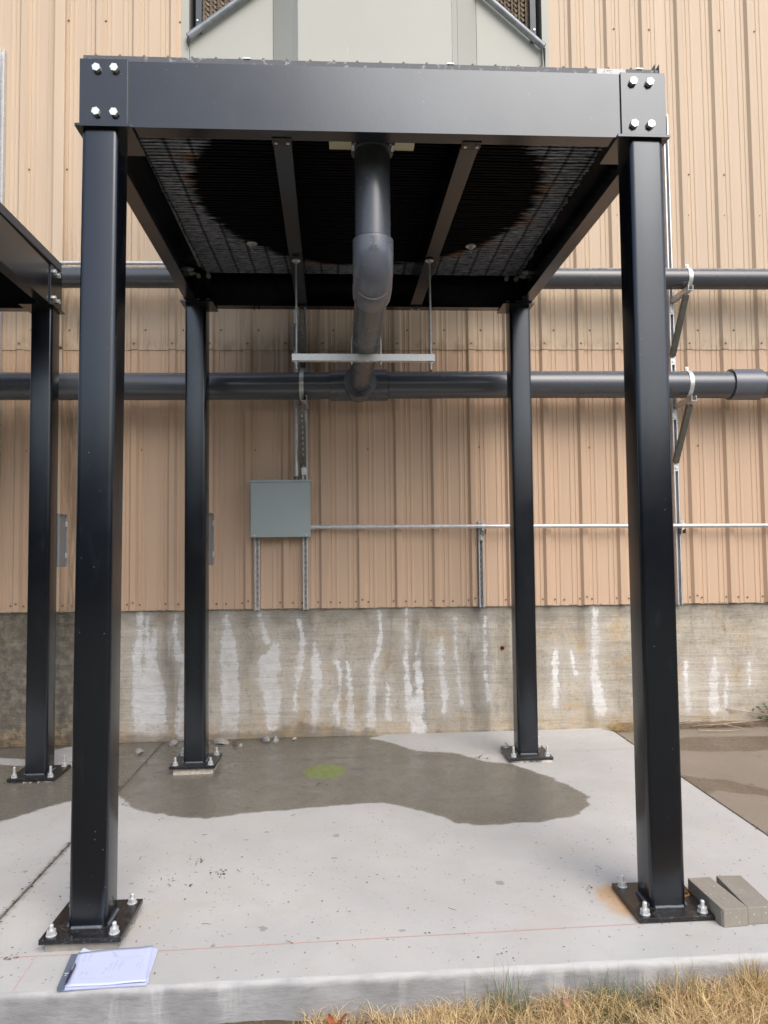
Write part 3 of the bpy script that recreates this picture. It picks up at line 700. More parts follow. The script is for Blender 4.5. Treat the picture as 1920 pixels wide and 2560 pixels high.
        for yy, p in ((yf + .095, a), (yb - .095, b)):
            mb = MB(); mb.box(p.x - .043, p.x + .043, yy - .03, yy + .03, p.z - .0105, p.z - .0005); c = obj('clip', mb, PLATE, j, .001)
            for dx in (-.026, .026):
                mb = MB(); mb.hexa((p.x + dx, yy, p.z - .0105), (0, 0, -1), .0085, .007)
                obj('bolt', mb, GALV, j)
    # short studs hanging under the back beam
    for x in (-.72, -1.0 + .25):
        pass
    for x in (-.80, -.765):
        mb = MB(); mb.box(x - .006, x + .006, 2.20, 2.22, z0 - .022, z0 + .001); obj('hanger_tab', mb, PLATE, root)
    return root
frame = build_frame()
DX, DY, DZ = -3.450, -.030, -.042
frame2 = dup_tree(frame, None, (DX, DY, DZ))
frame2['label'] = 'neighbouring black steel frame cut off by the left edge of the picture'

# grout and shims under the base plates
def pads():
    x, y, z = BASES['FL']; t = z - .0195
    g = thing('grout_pad', 'grey concrete packing with stepped shim blocks under the front left post plate', 'grout', (x, y, -.052), 'packing under the post plates')
    mb = MB(); mb.box(x - .140, x + .122, y - .138, y + .14, -.07, t); obj('pad', mb, SHIM, g, .002)
    for k, (yy, xx) in enumerate(((-.105, .140), (-.02, .148), (.075, .150))):
        mb = MB(); mb.box(x + xx - .06, x + xx, y + yy - .035, y + yy + .028, -.06, t - .0005 * k - .0005); obj('shim', mb, SHIM, g, .0015)
    x, y, z = BASES['BL']; t = z - .0195
    mb = MB(); mb.box(x - .135, x + .138, y - .132, y + .14, -.07, t); o = obj('grout_pad', mb, GROUT, None, .004, (x, y, -.053))
    tag(o, 'pale speckled mortar pad raised under the back left post plate', 'grout', 'packing under the post plates')
    def ragged(x, y, zt, r, label, mat, jag=.02):
        mb = MB(); n = 40; top = []; bot = []
        for i in range(n):
            a = 2 * math.pi * i / n; q = r / max(abs(math.cos(a)), abs(math.sin(a))) + random.uniform(-jag, jag * .3)
            top.append((x + q * math.cos(a) * .98, y + q * math.sin(a) * .98, zt)); bot.append((x + q * math.cos(a), y + q * math.sin(a), SZ(x) - .01))
        mb.loft([bot, top]); return tag(obj('grout_pad', mb, mat, None, 0, (x, y, SZ(x))), label, 'grout', 'packing under the post plates')
    x, y, z = BASES['BR']; ragged(x, y, z - .0195, .150, 'thin ragged mortar bed under the back right post plate', GROUT, .03)
    x, y, z = BASES['FR']; ragged(x, y, z - .0195, .152, 'thin rust-stained mortar bed under the front right post plate', simple('rusty_grout', (.34, .24, .15), .9, 0, .4, 30), .01)
    x, y = 1.1614 + DX, 2.2005 + DY; ragged(x, y, .007 + DZ - .0195, .15, 'thin mortar bed under the neighbouring frame post at the left edge', GROUT, .03)
pads()
# boxes on the backs of two posts
def post_box(x, y, label):
    t = thing('disconnect_box', label, 'box', (x, y, 1.40), 'grey boxes on the backs of the posts')
    mb = MB(); mb.box(x - .15, x - .004, y + .003, y + .125, 1.392, 1.765); obj('case', mb, BOXG, t, .004)
    mb = MB(); mb.box(x - .155, x + .002, y + .128, y + .140, 1.388, 1.769); obj('door', mb, BOXG, t, .003)
    for z in (1.45, 1.68):
        mb = MB(); mb.box(x - .002, x + .006, y + .112, y + .139, z, z + .04); obj('hinge', mb, GALV, t)
    mb = MB(); mb.box(x - .15, x + .002, y + .002, y + .130, 1.7655, 1.774); obj('drip_cap', mb, BOXG, t, .001)
    return t
post_box(-1.2138 + .080, 2.2005 + .0765, 'narrow grey box behind the back left post of the middle frame')
post_box(1.1614 + DX + .088, 2.2005 + DY + .0765, 'hinged grey box behind the post at the left edge')

# ================================================================ COOLING TOWER ON THE FRAME
def build_tower():
    t = thing('cooling_tower', 'grey-green cooling tower with brown fill and slanting tubes standing on top of the middle frame', 'cooling tower', (0, 1.1, 3.58))
    mb = MB()
    mb.box(-1.246, 1.262, -.052, -.049, 3.581, 3.6135); mb.box(-1.246, 1.262, -.049, -.02, 3.6105, 3.6135)
    mb.box(-1.246, -1.243, -.049, 2.24, 3.58, 3.60); mb.box(1.259, 1.262, -.049, 2.24, 3.58, 3.60); mb.box(-1.24, 1.25, 2.24, 2.243, 3.58, 3.60)
    mb.box(1.243, 1.2455, -.056, .1, 3.582, 3.636); mb.box(1.262, 1.2645, -.056, .1, 3.582, 3.636)
    obj('pan_rim', mb, RIM, t)
    mb = MB(); mb.box(-1.235, 1.25, -.02, 2.235, 3.5805, 3.606); obj('basin', mb, CASE, t)
    mb = MB(); mb.box(-1.16, 1.18, .0, 2.20, 3.549, 3.579); obj('coil_back', mb, BLACK, t)
    for k in range(25):
        x = -1.195 + k * .1015
        mb = MB(); mb.cyl((x, -.045, 3.6135), (x, -.045, 3.6195), .0065, 10); mb.cyl((x, -.045, 3.6195), (x, -.045, 3.6235), .004, 6); obj('screw', mb, SCREW, t)
    for x in (-.555, .33, 1.175):
        mb = MB(); mb.box(x - .014, x + .014, -.056, -.04, 3.614, 3.6185); obj('clip', mb, ZINC, t)
    # finned coil seen from below
    base = None
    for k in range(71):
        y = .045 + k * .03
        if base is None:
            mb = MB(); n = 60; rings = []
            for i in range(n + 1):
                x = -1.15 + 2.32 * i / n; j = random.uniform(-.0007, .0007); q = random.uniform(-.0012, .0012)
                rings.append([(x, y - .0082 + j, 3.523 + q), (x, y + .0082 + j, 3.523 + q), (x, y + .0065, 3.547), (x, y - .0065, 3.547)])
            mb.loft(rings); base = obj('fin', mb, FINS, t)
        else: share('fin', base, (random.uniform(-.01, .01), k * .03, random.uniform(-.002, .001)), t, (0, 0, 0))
    for x, y in ((-.745, 1.63), (.713, 1.63)):
        mb = MB(); mb.cyl((x, y, 3.516), (x, y, 3.522), .035, 16); mb.hexa((x, y, 3.516), (0, 0, -1), .014, .016); mb.cyl((x, y, 3.50), (x, y, 3.475), .007, 10); obj('stud', mb, GALV, t)
    # casing on the end wall
    def sheet(pts, name='casing_panel', mat=CASE, th=.003):
        """pts: front outline (x,y,z) counter-clockwise seen from -y"""
        mb = MB(); f = [Vector(p) for p in pts]; n = (f[1] - f[0]).cross(f[2] - f[0]).normalized(); b = [p - n * th for p in f]; k = len(f)
        mb.add(f + b, [tuple(range(k)), tuple(range(2 * k - 1, k - 1, -1))] + [(i, i + k, (i + 1) % k + k, (i + 1) % k) for i in range(k)])
        return obj(name, mb, mat, t)
    zb, zt = 3.608, 5.5; y = .9
    slL = lambda x: 4.392 + (x + .999) * .752; slR = lambda x: 4.392 + (1.013 - x) * .84
    sheet([(-1.0, y, zb), (-.534, y, zb), (-.534, y, slL(-.534)), (-1.0, y, slL(-1.0))])
    sheet([(-.532, y, zb), (-.415, y - .10, zb), (-.415, y - .10, zt), (-.532, y, zt)])
    sheet([(-.413, y - .10, zb), (-.386, y - .125, zb), (-.386, y - .125, zt), (-.413, y - .10, zt)])
    sheet([(-.384, y - .125, zb), (.470, y - .125, zb), (.470, y - .125, zt), (-.384, y - .125, zt)])
    sheet([(.472, y - .125, zb), (.505, y - .10, zb), (.505, y - .10, zt), (.472, y - .125, zt)])
    sheet([(.507, y - .10, zb), (.632, y, zb), (.632, y, zt), (.507, y - .10, zt)])
    sheet([(.634, y, zb), (1.012, y, zb), (1.012, y, slR(1.012)), (.634, y, slR(.634))])
    for a, b in ((-1.040, -1.001), (1.013, 1.053)):
        sheet([(a, y - .012, zb), (b, y - .012, zb), (b, y - .012, zt), (a, y - .012, zt)], 'corner_flange')
        mb = MB(); mb.box(a + .001, b - .001, y - .008, 2.0, zb, zt); obj('side_panel', mb, CASE, t)
    for s, a, b, sl in ((-1, -.965, -.933, slL), (1, .948, .980, slR)):
        mb = MB(); mb.box(a, b, y - .006, y + .03, (sl(a) + sl(b)) / 2 - .02, zt); c = obj('corner_post', mb, DARKM, t)
        mb = MB(); mb.hexa(((a + b) / 2 - s * -.006, y - .006, sl((a + b) / 2) + .055), (0, -1, 0), .006, .005); obj('screw', mb, ZINC, t)
        x0, x1 = (b, -.534) if s < 0 else (.634, a)
        mb = MB(); mb.add([(x0, y + .10, 4.3), (x1, y + .10, 4.3), (x1, y + .10, zt), (x0, y + .10, zt)], [(0, 1, 2, 3)]); obj('void', mb, BLACK, t)
        mb = MB(); x = x0 + .004; c = 0
        while x < x1 - .01:
            zlo = sl(x + .01) - .02
            mb.box(x, x + .0022, y + .008 + .006 * (c % 2), y + .06, zlo, zt)
            z = zlo + random.uniform(0, .02)
            while z < min(zt, 5.3):
                mb.bar((x + .001, y + .015, z), (x + .021, y + .03, z + (.014 if c % 2 else -.014)), .003, .03, side=(0, 1, 0))
                mb.bar((x + .001, y + .03, z + .010), (x + .021, y + .045, z + .016), .002, .02, side=(0, 1, 0))
                z += .030
            x += .0205; c += 1
        stuff(obj('fill_media', mb, FILL, t))
        if s < 0: p0, p1 = Vector((-1.003, y - .03, 4.372)), Vector((-.45, y - .03, slL(-.45)))
        else: p0, p1 = Vector((1.018, y - .03, 4.370)), Vector((.56, y - .03, slR(.56)))
        mb = MB(); mb.cyl(p0, p1, .0185, 20); tb = obj('slanted_tube', mb, PIPEM, t)
        mb = MB(); mb.tube([p0 + Vector((-.002 * s * 0, -.006, -.01)), p0 + Vector((0, -.004, -.035)), p0 + Vector((.003, .0, -.06 if s < 0 else -.13))], [.006, .0075, .002], 8); obj('sealant_drip', mb, LITTER, tb)
    mb = MB(); mb.box(-1.0, 1.01, 1.0, 2.0, zb, zt); obj('core', mb, BLACK, t)
    # cream float-switch housings beside the riser
    for s, (a, b) in ((-1, (-.205, -.105)), (1, (.088, .178))):
        mb = MB(); mb.box(a, b, .03, .10, 3.306, 3.36); c = obj('sensor_housing', mb, CREAM, t, .003)
        q = b + .013 if s < 0 else a - .013
        mb = MB(); mb.box(min(q, b if s < 0 else a), max(q, b if s < 0 else a) + .0, .05, .10, 3.302, 3.309); mb.hexa((q, .075, 3.32), (0, 0, 1), .009, .02); obj('terminal', mb, GALV, c)
    return t
tower = build_tower()
mb = MB(); mb.box(-1.24 + DX, 1.255 + DX, -.05 + DY, 2.24 + DY, 3.579 + DZ, 3.64 + DZ)
tag(obj('cooler_pan', mb, DARKM, None, .002, (DX, 1.1, 3.54)), 'thin dark pan edge on top of the neighbouring frame at the left edge', 'pan')

# ================================================================ PIPES
def build_pipe():
    hz = 2.815; hy = lambda x: 2.700 - .019 * x
    t = thing('drain_pipe', 'lower thick grey plastic pipe along the wall with elbow and riser from the tower', 'pipe', (0, 2.7, 2.815))
    mb = MB()
    for a, b in ((-5.2, -.245), (.205, 3.04), (3.26, 6.2)): mb.tube([(x, hy(x), hz + .004 * math.sin(x * 1.2)) for x in np.linspace(a - .03, b + .03, 24)], .1095, 40)
    obj('header', mb, PVC, t)
    mb = MB(); mb.cyl((-.247, hy(-.247), hz), (.206, hy(.206), hz), .126, 48); mb.cyl((-.02, 2.70, hz - .01), (-.018, 2.50, hz - .012), .128, 48)
    tee = obj('tee', mb, PVC_T, t, .003)
    mb = MB(); mb.cyl((-.018, 2.502, hz - .012), (-.018, 2.482, hz - .013), .112, 6, smooth=False); mb.cyl((-.018, 2.49, hz - .014), (-.018, 2.465, hz - .014), .094, 32); obj('bushing', mb, PVC, tee, .002)
    mb = MB(); mb.cyl((3.025, hy(3.025), hz), (3.27, hy(3.27), hz), .1265, 48); obj('coupling', mb, PVC_LITE, t, .004)
    x, y = -.006, .22
    mb = MB(); mb.cyl((x, y, 2.88), (x, y, 3.62), .084, 48); obj('riser', mb, PVC, t)
    arc = [(x, y, 2.935), (x, y, 2.90)] + [(x, y + .14 * (1 - math.cos(a)), 2.90 - .14 * math.sin(a)) for a in [math.pi / 2 * k / 10 for k in range(1, 11)]] + [(x, y + .21, 2.761)]
    mb = MB(); mb.tube(arc, .0955, 48, True)
    el = obj('elbow', mb, PVC_LITE, t, .002)
    mb = MB(); mb.tube([(x, y + .05, 2.761), (x - .001, 1.3, 2.775), (-.017, 2.55, hz - .013)], .084, 48); obj('branch', mb, PVC, t)
    mb = MB(); mb.cyl((x, y, 3.36), (x, y, 3.40), .10, 40); obj('collar', mb, PVC, t)
    for a, b, rr_ in (((-.252, hy(-.25), hz), (-.246, hy(-.25), hz), .1135), ((.205, hy(.2), hz), (.211, hy(.2), hz), .1135), ((3.019, hy(3.02), hz), (3.026, hy(3.02), hz), .1135), ((3.269, hy(3.27), hz), (3.276, hy(3.27), hz), .1135), ((x, y, 2.934), (x, y, 2.942), .0875), ((x, y + .209, 2.762), (x, y + .217, 2.762), .0875)):
        mb = MB(); mb.cyl(a, b, rr_, 40); obj('glue_ring', mb, GLUE, t)
    # printed lines on the elbow
    def print_line(txt, z, size):
        cu = bpy.data.curves.new('print', 'FONT'); cu.body = txt; cu.size = size; cu.align_x = 'CENTER'; cu.align_y = 'CENTER'
        tmp = bpy.data.objects.new('print', cu); C.objects.link(tmp); bpy.context.view_layer.update()
        me = bpy.data.meshes.new_from_object(tmp.evaluated_get(bpy.context.evaluated_depsgraph_get())); bpy.data.objects.remove(tmp); bpy.data.curves.remove(cu)
        r = .0959; base = Vector(el.matrix_world.translation) if False else Vector((0, 2.7, 2.815))
        for v in me.vertices:
            a = v.co.x / r; v.co = Vector((x + r * math.sin(a), y - r * math.cos(a), z + v.co.y)) - base
        me.materials.append(LETTER); o = bpy.data.objects.new('print', me); C.objects.link(o); o.parent = el
    for txt, z, s in (('PVC 1', 2.912, .008), ('NSF', 2.905, .007), ('6"', 2.891, .014), ('808-060', 2.878, .008), ('ASTM PVC1', 2.869, .008), ('D2467 SCH80', 2.860, .008), ('90', 2.851, .006)): print_line(txt, z, s)
    mb = MB(); r = .0960
    def st(a0, a1, za, zb_, k=6):
        A = [a0 + (a1 - a0) * i / k for i in range(k + 1)]
        vs = [(x + r * math.sin(a), y - r * math.cos(a), z) for a in A for z in (za, zb_)]
        mb.add(vs, [(2 * i, 2 * i + 2, 2 * i + 3, 2 * i + 1) for i in range(k)])
    st(-.15, .15, 2.9185, 2.9195); st(-.15, .15, 2.8995, 2.9005); st(-.15, -.14, 2.8995, 2.9195, 1); st(.14, .15, 2.8995, 2.9195, 1)
    obj('print', mb, LETTER, el)
    return t
build_pipe()
hy = lambda x: 2.700 - .019 * x
mb = MB(); mb.tube([(x, hy(x), 3.700) for x in np.linspace(-5.2, 6.2, 30)], .0845, 40)
tag(obj('supply_pipe', mb, PVC_OLD, None, 0, (0, 2.7, 3.70)), 'upper dark grey pipe along the wall, thinner and chalky on top', 'pipe')

# ================================================================ STRUT SUPPORTS, CONDUIT, BOX
def strut_mb(mb, a, b, opening, slots=True, w=.041, t_=.0028):
    """slotted C strut from a to b; opening: direction of the open side; back plate on the other side"""
    a, b = Vector(a), Vector(b); d = (b - a); L = d.length; d.normalize()
    o = Vector(opening); o = (o - d * o.dot(d)).normalized(); s = d.cross(o).normalized()
    Mx = Matrix((s, d, o)).transposed().to_4x4(); Mx.translation = a
    h = w / 2
    mb.box(-h, -h + t_, 0, L, -h, h, Mx); mb.box(h - t_, h, 0, L, -h, h, Mx)
    mb.box(-h + t_, -h + .009, 0, L, h - t_, h, Mx); mb.box(h - .009, h - t_, 0, L, h - t_, h, Mx)
    if not slots: mb.box(-h + t_, h - t_, 0, L, -h, -h + t_, Mx); return mb
    mb.box(-h + t_, -.007, 0, L, -h, -h + t_, Mx); mb.box(.007, h - t_, 0, L, -h, -h + t_, Mx)
    y = .0
    while y < L:
        mb.box(-.007, .007, y, min(L, y + .022), -h, -h + t_, Mx); y += .05
    return mb
def pipe_strap(parent, x, yc, zc, r, w=.034):
    mb = MB(); rings = []
    for k in range(19):
        a = R(100) + R(170) * k / 18      # from the top over the front to below
        c, s = math.cos(a), math.sin(a)
        rings.append([(x - w / 2, yc + c * (r + .0006), zc + s * (r + .0006)), (x + w / 2, yc + c * (r + .0006), zc + s * (r + .0006)), (x + w / 2, yc + c * (r + .004), zc + s * (r + .004)), (x - w / 2, yc + c * (r + .004), zc + s * (r + .004))])
    mb.loft(rings); mb.box(x - w / 2 + .004, x + w / 2 - .004, yc - .02, yc - .016, zc + r, zc + r + .03); mb.hexa((x, yc - .02, zc + r + .018), (0, -1, 0), .009, .008)
    return obj('pipe_strap', mb, ZINC, parent)
def wall_bracket(parent, x, zarm, zlow, tipy=2.545, sl=True):
    wy = WY(x) - .055
    mb = MB(); strut_mb(mb, (x + .02, wy, zarm), (x + .02, tipy, zarm), (0, 0, 1)); obj('arm', mb, GALV, parent)
    mb = MB(); strut_mb(mb, (x + .0, tipy + .045, zarm - .045), (x - .005, wy - .01, zlow), (0, 1, -.8), sl); obj('brace', mb, BARE, parent)
    mb = MB(); mb.box(x - .022, x + .022, wy - .008, wy + .0, zlow - .075, zlow + .01); mb.hexa((x, wy - .008, zlow - .045), (0, -1, 0), .012, .009); obj('fitting', mb, ZINC, parent)
    mb = MB(); mb.box(x - .022, x + .022, wy - .006, wy + .0, zarm - .12, zarm - .022)
    for dz in (-.045, -.10): mb.hexa((x, wy - .006, zarm + dz), (0, -1, 0), .010, .008)
    obj('fitting', mb, ZINC, parent)
def strut_post(name, label, x, z0, z1, grp='slotted struts fixed to the wall', dy=.033):
    t = thing(name, label, 'strut', (x, WY(x) - dy, z0), grp)
    mb = MB(); strut_mb(mb, (x, WY(x) - dy - .012, z0), (x, WY(x) - dy - .012, z1), (0, -1, 0)); obj('channel', mb, GALV, t)
    return t
t = strut_post('strut_support', 'tall galvanised strut right of the front right post carrying brackets for both pipes', 2.657, 1.0, 5.23)
wall_bracket(t, 2.657, 2.682, 2.20, sl=False); wall_bracket(t, 2.657, 3.590, 3.11, sl=False)
pipe_strap(t, 2.665, hy(2.66), 2.818, .1095); pipe_strap(t, 2.695, hy(2.69), 3.700, .0845)
t = strut_post('strut_support', 'tall galvanised strut running behind the right side of the grey junction box', -.473, 1.0, 3.95)
wall_bracket(t, -.478, 2.682, 2.19); wall_bracket(t, -.478, 3.590, 3.02)
pipe_strap(t, -.482, hy(-.48), 2.813, .1095); pipe_strap(t, -.47, hy(-.48), 3.700, .0845)
mb = MB(); strut_mb(mb, (-.47, WY(0) - .09, 1.0), (-.47, WY(0) - .09, 1.001), (0, -1, 0)) if False else None
strut_post('wall_strut', 'short slotted strut under the left side of the grey junction box', -.869, 1.0, 1.62)
s3 = strut_post('wall_strut', 'short slotted strut holding the level conduit between the right hand posts', .986, 1.0, 1.715)
strut_post('wall_strut', 'tall strut at the very left edge of the picture', -2.995, 1.0, 5.73)
mb = MB(); mb.box(.966, 1.008, WY(1) - .075, WY(1) - .067, 1.555, 1.650); mb.hexa((.987, WY(1) - .075, 1.575), (0, -1, 0), .012, .009); obj('fitting', mb, ZINC, s3)

t = thing('junction_box', 'square grey-blue metal junction box with two screws on the wall', 'electrical box', (-.667, 2.88, 1.595))
bx0, bx1, bz0, bz1, byf = -.909, -.425, 1.597, 2.066, 2.829
mb = MB(); mb.box(bx0 + .004, bx1 - .004, byf + .006, byf + .092, bz0 + .004, bz1 - .004); obj('case', mb, BOX, t, .003)
mb = MB(); mb.box(bx0, bx1, byf, byf + .005, bz0, bz1 - .020); mb.box(bx0, bx1, byf, byf + .012, bz0, bz0 + .004); obj('cover', mb, BOX, t, .0015)
mb = MB(); mb.box(bx0 - .002, bx1 + .003, byf - .006, byf + .095, bz1 - .018, bz1); obj('drip_hood', mb, BOX, t, .002)
for x in (bx0 + .03, bx1 - .032):
    mb = MB(); mb.cyl((x, byf, bz0 + .018), (x, byf - .005, bz0 + .018), .009, 16, r2=.006); obj('screw', mb, ZINC, t)
mb = MB(); mb.tube([(-.745, 2.88, 1.60), (-.74, 2.87, 1.588), (-.752, 2.87, 1.58)], .006, 6); obj('sealant_blob', mb, STRAW, t)

t = thing('conduit', 'level galvanised conduit running right from the grey junction box', 'conduit', (1.4, 2.85, 1.67))
cyy = lambda x: WY(x) - .10
cz_ = lambda x: 1.681 - (x + .41) * .0063
mb = MB(); mb.tube([(x, cyy(x), cz_(x)) for x in np.linspace(-.40, 6.0, 22)], .0172, 20); obj('tube', mb, GALV, t)
mb = MB(); mb.cyl((-.424, cyy(-.42), 1.681), (-.415, cyy(-.42), 1.681), .026, 6, smooth=False); mb.cyl((-.415, cyy(-.4), 1.681), (-.392, cyy(-.4), 1.681), .0215, 24); obj('connector', mb, ZINC, t)
for x in (.996, 2.676):
    c = t
    mb = MB(); rings = []
    for k in range(13):
        a = R(90) + R(180) * k / 12; cc, s = math.cos(a), math.sin(a)
        rings.append([(x - .014, cyy(x) + cc * .0176, cz_(x) + s * .0176), (x + .014, cyy(x) + cc * .0176, cz_(x) + s * .0176), (x + .014, cyy(x) + cc * .021, cz_(x) + s * .021), (x - .014, cyy(x) + cc * .021, cz_(x) + s * .021)])
    mb.loft(rings); mb.box(x - .013, x + .013, cyy(x) - .003, cyy(x), cz_(x) + .0175, cz_(x) + .043); mb.box(x - .010, x + .010, cyy(x) - .012, cyy(x), cz_(x) - .034, cz_(x) - .0175); mb.hexa((x, cyy(x) - .003, cz_(x) + .032), (0, -1, 0), .007, .005)
    cl = obj('clamp', mb, ZINC, t)
    mb = MB(); strut_mb(mb, (x + .004, WY(x) - .055, cz_(x) - .045), (x + .004, cyy(x) - .012, cz_(x) - .045), (0, 0, 1)); obj('standoff', mb, BARE, t)
t = thing('riser_conduit', 'upright conduit from the top of the junction box turning left above the upper pipe', 'conduit', (-.54, 2.9, 2.07))
vy = 2.895
pts = [(-.541, 2.885, 2.05), (-.541, 2.885, 2.2)] + [(-.541, 2.885, z) for z in np.linspace(2.4, 3.76, 6)]
pts += [(-.541 - .12 * (1 - math.cos(a)), 2.885, 3.765 + .12 * math.sin(a)) for a in [math.pi / 2 * k / 6 for k in range(1, 7)]]
pts += [(x, 2.885 - .019 * (x + .66), 3.885) for x in np.linspace(-.8, -5.2, 10)]
mb = MB(); mb.tube(pts, .0155, 18); obj('tube', mb, GALV, t)
mb = MB(); mb.cyl((-.541, 2.885, 2.066), (-.541, 2.885, 2.073), .028, 6, smooth=False); mb.cyl((-.541, 2.885, 2.073), (-.541, 2.885, 2.098), .021, 24); obj('connector', mb, BARE, t)
mb = MB(); mb.box(-.568, -.513, 2.855, 2.915, 3.185, 3.345); mb.cyl((-.541, 2.885, 3.155), (-.541, 2.885, 3.19), .021, 20); mb.cyl((-.541, 2.885, 3.34), (-.541, 2.885, 3.375), .021, 20); obj('conduit_body', mb, BOXG, t, .008)

# trapeze under the branch pipe
t = thing('trapeze_hanger', 'bright galvanised strut hung on two threaded rods under the grey branch pipe', 'hanger', (-.02, 1.3, 2.66))
mb = MB(); strut_mb(mb, (-.461, 1.3, 2.669), (.414, 1.3, 2.669), (0, 0, 1)); obj('strut', mb, ZINC, t)
for x, zt in ((-.434, 3.275), (.392, 3.285)):
    mb = MB(); mb.cyl((x, 1.3, 2.60), (x, 1.3, zt), .0062, 12); mb.hexa((x, 1.3, 2.634), (0, 0, 1), .012, .011); mb.hexa((x, 1.3, 2.69), (0, 0, 1), .012, .011)
    mb.cyl((x, 1.3, zt - .004), (x, 1.3, zt), .026, 16); mb.hexa((x, 1.3, zt - .016), (0, 0, 1), .013, .012); obj('threaded_rod', mb, GALV, t)
mb = MB(); xr = -.007; r = .0895; zc = 2.775
pts = [(xr - r, 1.3, 2.63), (xr - r, 1.3, 2.70)] + [(xr - r * math.cos(a), 1.3, zc + r * math.sin(a)) for a in [math.pi * k / 14 for k in range(15)]] + [(xr + r, 1.3, 2.70), (xr + r, 1.3, 2.63)]
mb.tube(pts, .0045, 10); obj('u_bolt', mb, ZINC, t)

# ================================================================ SMALL THINGS
def quad_slab(name, top, th, mat, parent=None, org=None):
    f = [Vector(p) for p in top]; b = [p - Vector((0, 0, th)) for p in f]; k = len(f); mb = MB()
    mb.add(f + b, [tuple(range(k)), tuple(range(2 * k - 1, k - 1, -1))] + [(i, i + k, (i + 1) % k + k, (i + 1) % k) for i in range(k)])
    return obj(name, mb, mat, parent, 0, org)
# notepad
np_ = thing('notepad', 'open writing pad with faint handwritten notes lying on the slab edge', 'notepad', (-1.03, -.29, -.052))
zp = -.050
quad_slab('backing', [(-1.176, -.408, zp + .003), (-.866, -.398, zp + .003), (-.905, -.170, zp + .003), (-1.204, -.193, zp + .003)], .002, PAPER2, np_)
for k, d in enumerate((0, .0022, .0044)):
    quad_slab('sheet', [(-1.152 - .001 * k, -.405 + .001 * k, zp + .0055 + d), (-.868 + .003 * k, -.399 + .002 * k, zp + .0055 + d), (-.884 - .010 * k, -.166 + .002 * k, zp + .0065 + d), (-1.182, -.190, zp + .0055 + d)], .0018, PAPER, np_)
mb = MB(); nn = 14; vs = []; x0 = np.array([-1.150, -.404]); x1 = np.array([-.869, -.400]); y1 = np.array([-.905, -.160]); y0 = np.array([-1.180, -.188])
for i in range(nn):
    for j in range(nn):
        u_, v_ = i / (nn - 1), j / (nn - 1); p = (x0 * (1 - u_) + x1 * u_) * (1 - v_) + (y0 * (1 - u_) + y1 * u_) * v_
        vs.append((p[0], p[1], zp + .0122 + .005 * u_ * u_ * (1 - v_) + .004 * (v_ ** 3) + .0012 * math.sin(u_ * 9 + v_ * 4)))
mb.add(vs, [(i * nn + j, (i + 1) * nn + j, (i + 1) * nn + j + 1, i * nn + j + 1) for i in range(nn - 1) for j in range(nn - 1)], True)
top_sheet = obj('sheet', mb, PAPER, np_); sm = top_sheet.modifiers.new('solid', 'SOLIDIFY'); sm.thickness = .0006; sm.offset = -1
quad_slab('sheet', [(-1.178, -.195, zp + .0115), (-1.11, -.190, zp + .0115), (-1.172, -.158, zp + .017)], .0008, PAPER, np_)
quad_slab('binding', [(-1.176, -.409, zp + .0125), (-1.150, -.407, zp + .0125), (-1.182, -.190, zp + .0125), (-1.205, -.192, zp + .0125)], .011, BINDER, np_)
mb = MB(); mb.bar((-1.182, -.322, zp + .0128), (-1.168, -.318, zp + .0128), .0025, .0005); mb.bar((-1.180, -.318, zp + .0128), (-1.173, -.325, zp + .0128), .002, .0005); mb.bar((-1.176, -.335, zp + .0128), (-1.172, -.332, zp + .0128), .004, .0005); obj('emblem', mb, WHITE, np_)
def on_page(u_, v_):
    p = (x0 * (1 - u_) + x1 * u_) * (1 - v_) + (y0 * (1 - u_) + y1 * u_) * v_
    return Vector((p[0], p[1], zp + .0128 + .005 * u_ * u_ * (1 - v_) + .004 * (v_ ** 3) + .0012 * math.sin(u_ * 9 + v_ * 4)))
mb = MB(); rr = random.Random(5)
def scribble(u0, v0, du, dv, n, amp):
    p = None
    for i in range(n):
        q = on_page(u0 + du * i / n + rr.uniform(-amp, amp), v0 + dv * i / n + rr.uniform(-amp, amp) * 1.4)
        if p is not None: mb.bar(p, q, .0011, .0003, side=None)
        p = q
for a in ((.10, .70, .02, .22, 26, .022), (.17, .72, .03, .2, 22, .02), (.50, .82, .06, -.1, 16, .02), (.46, .9, .08, -.1, 16, .018), (.13, .28, .02, .14, 14, .015), (.20, .30, .02, .14, 12, .015), (.42, .30, .03, .18, 18, .02),
          (.48, .36, .03, .3, 24, .016), (.54, .36, .03, .3, 22, .016), (.60, .38, .03, .22, 18, .016), (.83, .40, .03, .16, 14, .014), (.80, .72, .07, .0, 8, .01), (.60, .70, .28, .02, 5, .002), (.62, .34, .04, .4, 5, .002), (.88, .36, .03, .4, 5, .002), (.14, .2, .5, .0, 6, .002), (.9, .4, -.05, .0, 4, .002)): scribble(*a)
stuff(obj('handwriting', mb, INK, np_))
mb = MB(); a = Vector((-1.148, -.404, zp + .022)); b = Vector((-1.161, -.275, zp + .020))
mb.tube([a, a.lerp(b, .08), a.lerp(b, .25), a.lerp(b, .6), a.lerp(b, .93), b], [.0008, .0035, .0048, .0052, .0048, .003], 14)
pn = thing('pen', 'dark purple ballpoint pen lying on the writing pad', 'pen', (-1.155, -.34, -.034)); obj('barrel', mb, PEN, pn)
mb = MB(); mb.bar(a.lerp(b, .62) + Vector((0, 0, .0062)), a.lerp(b, .96) + Vector((0, 0, .0062)), .003, .0015); obj('clip', mb, GALV, pn)

